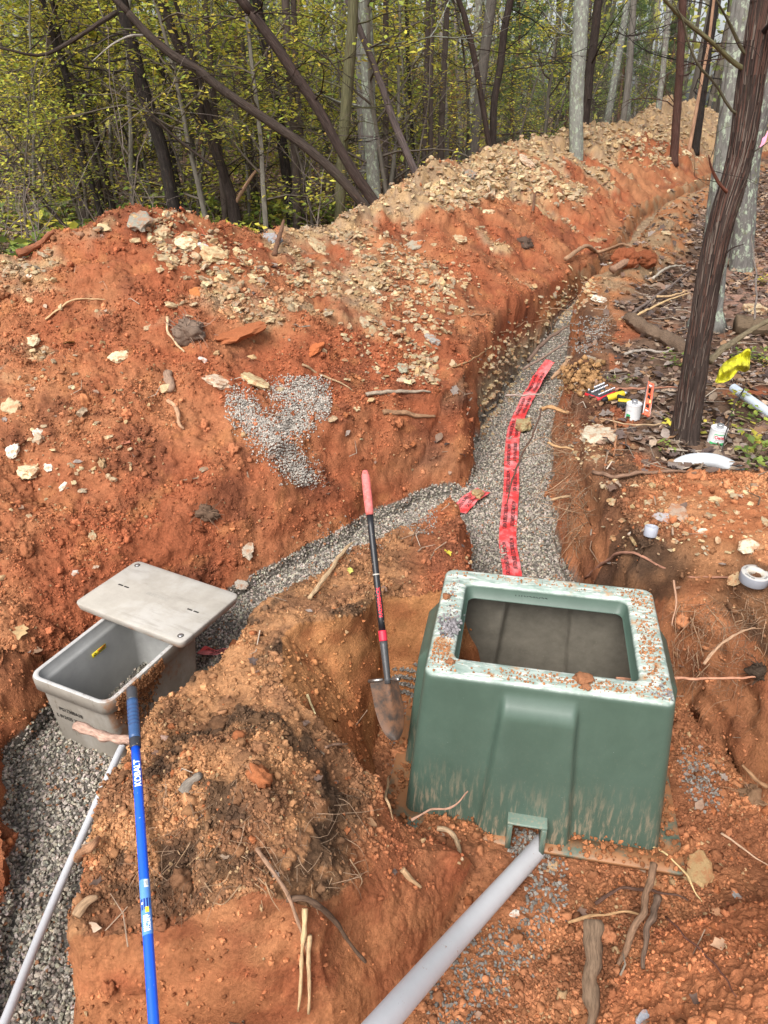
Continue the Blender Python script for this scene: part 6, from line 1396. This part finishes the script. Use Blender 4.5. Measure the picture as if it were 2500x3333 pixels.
# the trees one can name: (path in the image, distance Y, widths, colour, material, label, extra branches)
def tree(pts, Y, wpx, col, matl, label, name='tree', n=14, ridge=.06, down=True, parts=(), seed=1, dead=6, cat='tree', flare=1.25, seg=40):
    Ys = Y if isinstance(Y, (list, tuple)) else [Y] * len(pts); P_ = [PY(a, b, yy) for (a, b), yy in zip(pts, Ys)]
    if down and P_[0][2] > .0:
        d = P_[0] - P_[1]; d[1] = 0; d /= np.linalg.norm(d); g = hz(P_[0]); L_ = max(P_[0][2] - g + .15, .15); P_ = [P_[0] + d * L_ / max(.5, -d[2])] + P_
    d = P_[-1] - P_[-2]; d /= np.linalg.norm(d); P_ += [P_[-1] + d * 2.5, P_[-1] + d * 5 + np.array([.2, .1, .4])]
    base = P_[0].copy(); Q_ = smooth_path(np.array(P_) - base, seg); t0 = pd_at(P_[1])
    r_ = np.array([w_ * t0 / FPX / 2 for w_ in wpx]); rad = np.interp(np.linspace(0, 1, seg), np.linspace(0, .75, len(r_)), r_); rad[-seg // 4:] *= np.linspace(1, .5, seg // 4); rad[0] *= flare; rad[1] *= 1 + (flare - 1) * .4
    rt = empty(name, tuple(base), label, cat); mb = MB(); bark_uv(mb, Q_, rad, n, col, ridge * rad.mean(), .05, seed); mb.build('trunk', matl, rt)
    rs2 = np.random.RandomState(seed)
    def br(pp, w0, depth=None, col_=None):
        B_ = smooth_path(np.array([PY(a, b, yy) for a, b, yy in pp]) - base, 14); r2 = w0 * t0 / FPX / 2; m2 = MB(); V_, F_, U_ = tube(B_, [r2, r2 * .9, r2 * .7, r2 * .4], 7, rough=.15, rf=12); m2.add(V_, F_, col_ or col, U_)
        for q_ in B_[5::3]:
            if rs2.rand() < .75: twigs(m2, q_, (rs2.normal() * .7, rs2.normal() * .5, rs2.normal() * .5), .35 * t0 / 5 * rs2.uniform(.4, 1), r2 * .25, 1, rs2, col, [], 0, .7, 2, 3)
        m2.build('branch', matl, rt)
    for pr_ in parts: br(*pr_)
    for k in range(dead):
        i = int(seg * rs2.uniform(.25, .7)); a = rs2.uniform(0, 6.28); m2 = MB(); twigs(m2, Q_[i], (math.cos(a), math.sin(a) * .6, rs2.uniform(-.2, .6)), rs2.uniform(.5, 1.5) * t0 / 10, rad[i] * .18, 2, rs2, tuple(c * .9 for c in col), [], 0, .7, 3, 3); m2.build('branch', matl, rt)
    crn = []; top = Q_[-1]; m2 = MB()
    for k in range(6): twigs(m2, Q_[-1 - 2 * k % 8], (rs2.normal(), rs2.normal(), .6), 1.4, .02, 1, rs2, col, crn, 0, .8, 4)
    V_, F_, C_ = leaf_cloud(crn, 3, .12, rs2, CED, .2, .8, .4); m2.add(V_, F_, C_); m2.build('crown', M_leaf, rt, smooth=False)
    return rt
Z1 = lambda L_: [(a * .7535, b * .7535) for a, b in L_]
Z2 = lambda L_: [(1250 + a * .7535, b * .7535) for a, b in L_]
DK, DK2, RD, GY, PL = (.028, .023, .021), (.040, .030, .026), (.048, .033, .028), (.16, .145, .125), (.30, .29, .25)
tree(Z1([(750, 890), (700, 650), (620, 400), (570, 200), (520, -20)]), 12.2, (44, 40, 40, 36), DK, M_bark, 'thick dark trunk leaning left, rising behind the crest peak of the heap', seed=3)
tree(Z1([(1030, 1020), (1000, 860), (950, 700), (890, 540), (830, 340), (755, 160), (690, -20)]), 12.6, (34, 42, 30, 28, 26, 24), DK2, M_bark, 'dark forked trunk whose left stem crosses a long leaning trunk', seed=4, parts=[([(745, 640, 12.6), (705, 470, 12.5), (660, 290, 12.4), (620, 160, 12.4), (575, 20, 12.4), (560, -40, 12.4)], 22), ([(765, 665, 12.6), (790, 620, 12.5), (830, 560, 12.4), (848, 553, 12.4)], 12, None, (.45, .28, .18))])
tree(Z1([(1265, 985), (1230, 700), (1200, 480), (1165, 300), (1130, 120), (1105, -20)]), 14.0, (34, 32, 30, 26), DK, M_bark, 'dark trunk standing alone in the clearing left of the two crossing leaning trunks', seed=5)
tree(Z1([(1630, 890), (1500, 700), (1380, 480), (1280, 330), (1180, 180), (1090, 60), (1025, -20)]), 11.2, (34, 32, 30, 28), RD, M_bark, 'upper of the two long trunks leaning left from the centre of the crest', seed=6, flare=1.5)
tree(Z1([(1590, 910), (1480, 780), (1340, 650), (1200, 550), (1080, 470), (950, 380), (850, 300), (750, 240), (640, 150), (560, 60), (480, -20)]), 10.6, (32, 30, 28, 27, 25, 22), (.05, .037, .030), M_bark, 'lower and longest of the leaning trunks, crossing the whole left side', seed=7, flare=1.4, seg=60,
     parts=[([(470, 115, 10.6), (420, 118, 10.4), (365, 145, 10.3), (300, 200, 10.2)], 7, None, (.34, .31, .27)), ([(380, 40, 10.6), (330, 70, 10.4), (230, 135, 10.3), (130, 180, 10.2), (0, 155, 10.0)], 14), ([(700, 545, 11.0), (600, 470, 10.9), (520, 400, 10.8), (430, 290, 10.7)], 10)])
tree(Z1([(1465, 975), (1480, 650), (1500, 400), (1520, 150), (1528, -20)]), 12.4, (32, 34, 34, 30), (.10, .095, .05), M_bark, 'upright mossy olive trunk just left of the pale lichen trunk', seed=8)
tree(Z1([(1622, 880), (1600, 600), (1588, 300), (1578, -20)]), 13.4, (40, 42, 42, 38), (.20, .20, .175), M_lichen, 'pale grey green lichen covered trunk at the centre of the picture', name='lichen_tree', seed=9, dead=3)
tree(Z1([(1575, 850), (1560, 500), (1555, 200), (1562, -20)]), 15.5, (26, 26, 24, 22), (.20, .19, .18), M_barkfar, 'slimmer grey trunk tucked behind the pale lichen trunk', seed=10, dead=2)
tree(Z1([(430, 905), (340, 600), (290, 350), (240, 180), (190, 20)]), 13.5, (20, 20, 18, 15), DK, M_bark, 'slender dark trunk leaning left at the left side of the picture', seed=11)
tree(Z1([(490, 895), (430, 640), (400, 560), (375, 420), (320, 340), (285, 300), (255, 150)]), 14.5, (16, 15, 14, 12), DK2, M_bark, 'thin crooked dark trunk right of the slender leaning one', seed=12)
tree(Z1([(235, 925), (130, 800), (60, 720), (0, 650), (-70, 560)]), 12.0, (14, 13, 12, 11), DK2, M_bark, 'thin dark trunk slanting to the left edge just above the heap', seed=13)
tree(Z1([(800, 910), (750, 700), (720, 450), (700, 260), (690, 20)]), 15.0, (16, 15, 14, 12), DK, M_bark, 'thin dark upright trunk behind the thick dark leaning one', seed=14)
tree(Z2([(172, 825), (90, 640), (40, 520), (0, 400), (-45, 280)]), 12.8, (26, 24, 22, 18), (.11, .085, .08), M_bark, 'bare pinkish grey trunk leaning left beside the rubble crest', name='dead_tree', seed=15, dead=2)
tree(Z2([(470, 665), (475, 450), (500, 300), (520, 130), (550, -20)]), 16.5, (25, 22, 22, 22), DK2, M_bark, 'dark trunk of a close pair standing behind the rubble crest', seed=16)
tree(Z2([(458, 650), (420, 420), (390, 250), (350, 80), (315, -20)]), 16.0, (16, 17, 18, 14), RD, M_bark, 'thin brown trunk crossing in front of the dark one behind the rubble crest', seed=17)
tree(Z2([(830, 650), (832, 400), (845, 200), (855, -20)]), 17.5, (48, 46, 44, 46), (.22, .22, .195), M_lichen, 'wide pale lichen trunk rising behind the dip of the far heap', name='lichen_tree', seed=18, dead=2)
tree(Z2([(860, 610), (885, 350), (910, 150), (930, -20)]), 20, (28, 28, 26, 24), DK2, M_bark, 'dark trunk close behind the wide pale lichen trunk', seed=19)
tree(Z2([(840, 650), (826, 520), (805, 420)]), 16.9, (9, 8, 6), (.42, .26, .15), M_wood, 'thin orange brown broken pole in front of the wide pale lichen trunk', name='dead_pole', seed=20, dead=0) if False else None
tree(Z2([(1262, 535), (1278, 300), (1292, -20)]), 21.5, (26, 26, 24, 22), (.075, .038, .03), M_bark, 'dark reddish cedar trunk standing on the far heap', name='cedar_tree', seed=21, dead=8)
tree(Z2([(1365, 480), (1400, 200), (1432, -20)]), 25, (26, 28, 26, 24), DK, M_bark, 'dark trunk left of the big right hand trees, behind the far heap', seed=22)
tree(Z2([(1350, 470), (1375, 330), (1400, 200), (1420, 40)]), 24, (12, 10, 9, 8), (.42, .25, .16), M_bark, 'thin trunk with a bare orange strip beside the far heap', seed=23, dead=1)
tree(Z2([(120, 560), (105, 300), (100, 100), (95, -20)]), 19, (14, 13, 12, 11), DK, M_bark, 'thin dark trunk right of the pinkish leaning one', seed=24)
tree(Z2([(375, 540), (395, 300), (410, -20)]), 24, (26, 24, 22), GY, M_lichen, 'greyish trunk deep in the woods left of the close pair', seed=25, dead=2)
tree(Z2([(1180, 520), (1205, 300), (1235, -20)]), 26, (20, 18, 16), (.22, .20, .18), M_lichen, 'grey trunk left of the reddish cedar on the far heap', seed=26, dead=3)
tree(Z2([(1030, 540), (1060, 300), (1080, -20)]), 26, (20, 20, 18), GY, M_barkfar, 'grey brown trunk midway between pale lichen trunk and reddish cedar', seed=27, dead=4)
# the big group on the right
tree([(2295, 1075), (2318, 880), (2345, 700), (2385, 350), (2428, 0), (2455, -200)], 7.45, (96, 84, 76, 70, 66, 62), (.17, .165, .15), M_lichen, 'large lichen spotted trunk just behind the dark cedar', name='lichen_tree', n=40, seed=28, dead=0, flare=1.5, ridge=.09)
tree([(2412, 880), (2424, 700), (2436, 550), (2468, 350), (2535, 0)], 10.4, (84, 68, 64, 64, 66), (.15, .14, .13), M_lichen, 'rear grey trunk with a flared mossy foot right of the dark cedar', name='lichen_tree', n=32, seed=29, dead=0, flare=1.6, ridge=.08)
tree([(2220, 1440), (2240, 1320), (2267, 1152), (2300, 960), (2335, 775), (2403, 527), (2455, 188), (2493, 0), (2535, -200)], [4.62, 4.62, 4.62, 4.62, 4.62, 4.62, 4.62, 4.62, 4.62], (98, 82, 72, 70, 68, 68, 68, 68), (.052, .037, .031), M_bark, 'dark shaggy cedar trunk leaning right in the near right of the picture', name='cedar_tree', n=72, seed=30, dead=0, flare=1.2, ridge=.11, seg=120,
     parts=[([(2440, 232, 4.62), (2390, 205, 4.58), (2316, 136, 4.5), (2228, 66, 4.4), (2160, -5, 4.3), (2110, -60, 4.2)], 13, None, (.15, .14, .07)), ([(2425, 385, 4.62), (2378, 355, 4.58), (2332, 278, 4.5), (2275, 215, 4.42), (2240, 136, 4.38), (2225, 73, 4.35), (2190, 0, 4.3)], 8, None, (.12, .11, .07)), ([(2452, 205, 4.62), (2415, 160, 4.58), (2373, 73, 4.5), (2329, -5, 4.4)], 10, None, (.13, .12, .07)),
            ([(2385, 640, 4.6), (2345, 602, 4.52), (2316, 547, 4.45), (2306, 505, 4.4)], 9, None, (.22, .09, .06)), ([(2400, 575, 4.55), (2443, 506, 4.7), (2476, 480, 4.85), (2520, 450, 4.95)], 6, None, (.10, .08, .06)), ([(2475, 120, 4.6), (2500, 85, 4.5), (2540, 50, 4.4)], 14, None, (.04, .03, .03)), ([(2345, 845, 4.6), (2380, 810, 4.55), (2420, 795, 4.5)], 5)])
# shaggy bark strips of the near cedar
Pm = smooth_path(np.array([PY(a, b, 4.62) for a, b in [(2222, 1430), (2267, 1152), (2335, 775), (2403, 527), (2455, 188), (2493, 0)]]), 60); root_ = [o for o in sc.objects if o.name == 'cedar_tree' and 'shaggy' in o.get('label', '')]
root_ = [o for o in sc.objects if 'shaggy' in str(o.get('label', ''))][0]; bs = MB(); rs = np.random.RandomState(77)
for k in range(700):
    i = rs.randint(1, 54); a = rs.uniform(-2.9, -.2); T_ = Pm[i + 1] - Pm[i]; T_ /= np.linalg.norm(T_); r_ = .073 + .014 * (i < 8); X_ = np.cross(T_, [0, 1, 0]); X_ /= np.linalg.norm(X_); Y_ = np.cross(T_, X_)
    dr = X_ * math.cos(a) - np.array([0, 1.0, 0]) * abs(math.sin(a)); p = Pm[i] + dr * r_; L_ = rs.uniform(.05, .22); wv = rs.uniform(.001, .0035); s2 = np.cross(T_, dr); out_ = rs.uniform(.0, .02) * (1 + 2 * (rs.rand() < .06))
    W = [p - s2 * wv, p + s2 * wv, p + T_ * L_ * .5 + dr * .004 + s2 * wv, p + T_ * L_ * .5 + dr * .004 - s2 * wv, p + T_ * L_ + dr * out_ + s2 * wv * .3 , p + T_ * L_ + dr * out_ - s2 * wv * .3]
    c_ = [(.085, .048, .038), (.045, .032, .028), (.15, .12, .10), (.10, .055, .042)][rs.randint(4)]; bs.add(np.array(W) - np.array(root_.location), [(0, 1, 2, 3), (3, 2, 4, 5)], c_)
bs.build('bark_strips', M_wood, root_, smooth=False)
# far woods, one mass behind the last tree one can pick out
rs = np.random.RandomState(55); n = 24000; yy = rs.uniform(38, 72, n); xx = rs.uniform(-1, 1, n) * (yy * .62 + 6); zz = rs.uniform(0, 1, n) ** .9 * 15; keepm = (N2(xx, zz * 1.5, .22, 7) + .30 > -.02) & ~((np.abs(xx - (5.6 + (yy - 11) * .62)) < 1.5) & (zz < 2.0))
pal = np.array([(.34, .42, .14), (.50, .52, .14), (.22, .28, .11), (.62, .58, .15), (.26, .24, .18)]); P_ = np.stack([xx, yy, zz], 1)[keepm]; m_ = len(P_)
mb = MB(); scatter(mb, [(np.array([[0, -.5, 0], [.3, 0, .05], [0, .5, 0], [-.3, 0, .05]]), np.array([[0, 1, 2, 3]]))], P_, rs.uniform(.25, .6, m_), pal[rs.randint(0, 5, m_)] * rs.uniform(.6, 1.2, (m_, 1)), rs)
for k in range(240):
    y_ = rs.uniform(36, 70); x_ = rs.uniform(-1, 1) * (y_ * .6 + 5); V_, F_, U_ = tube(np.array([[x_, y_, -.1], [x_ + rs.normal() * .2, y_, 6], [x_ + rs.normal() * .5, y_, 14]]), [rs.uniform(.08, .2), .1, .06], 6, cap=False); mb.add(V_, F_, np.array([.14, .12, .10]) * rs.uniform(.5, 1.7), U_)
tag(mb.build('distant_woods', M_leaf, smooth=False), 'far mass of woods behind the last trees one can pick out', 'woods', kind='stuff')
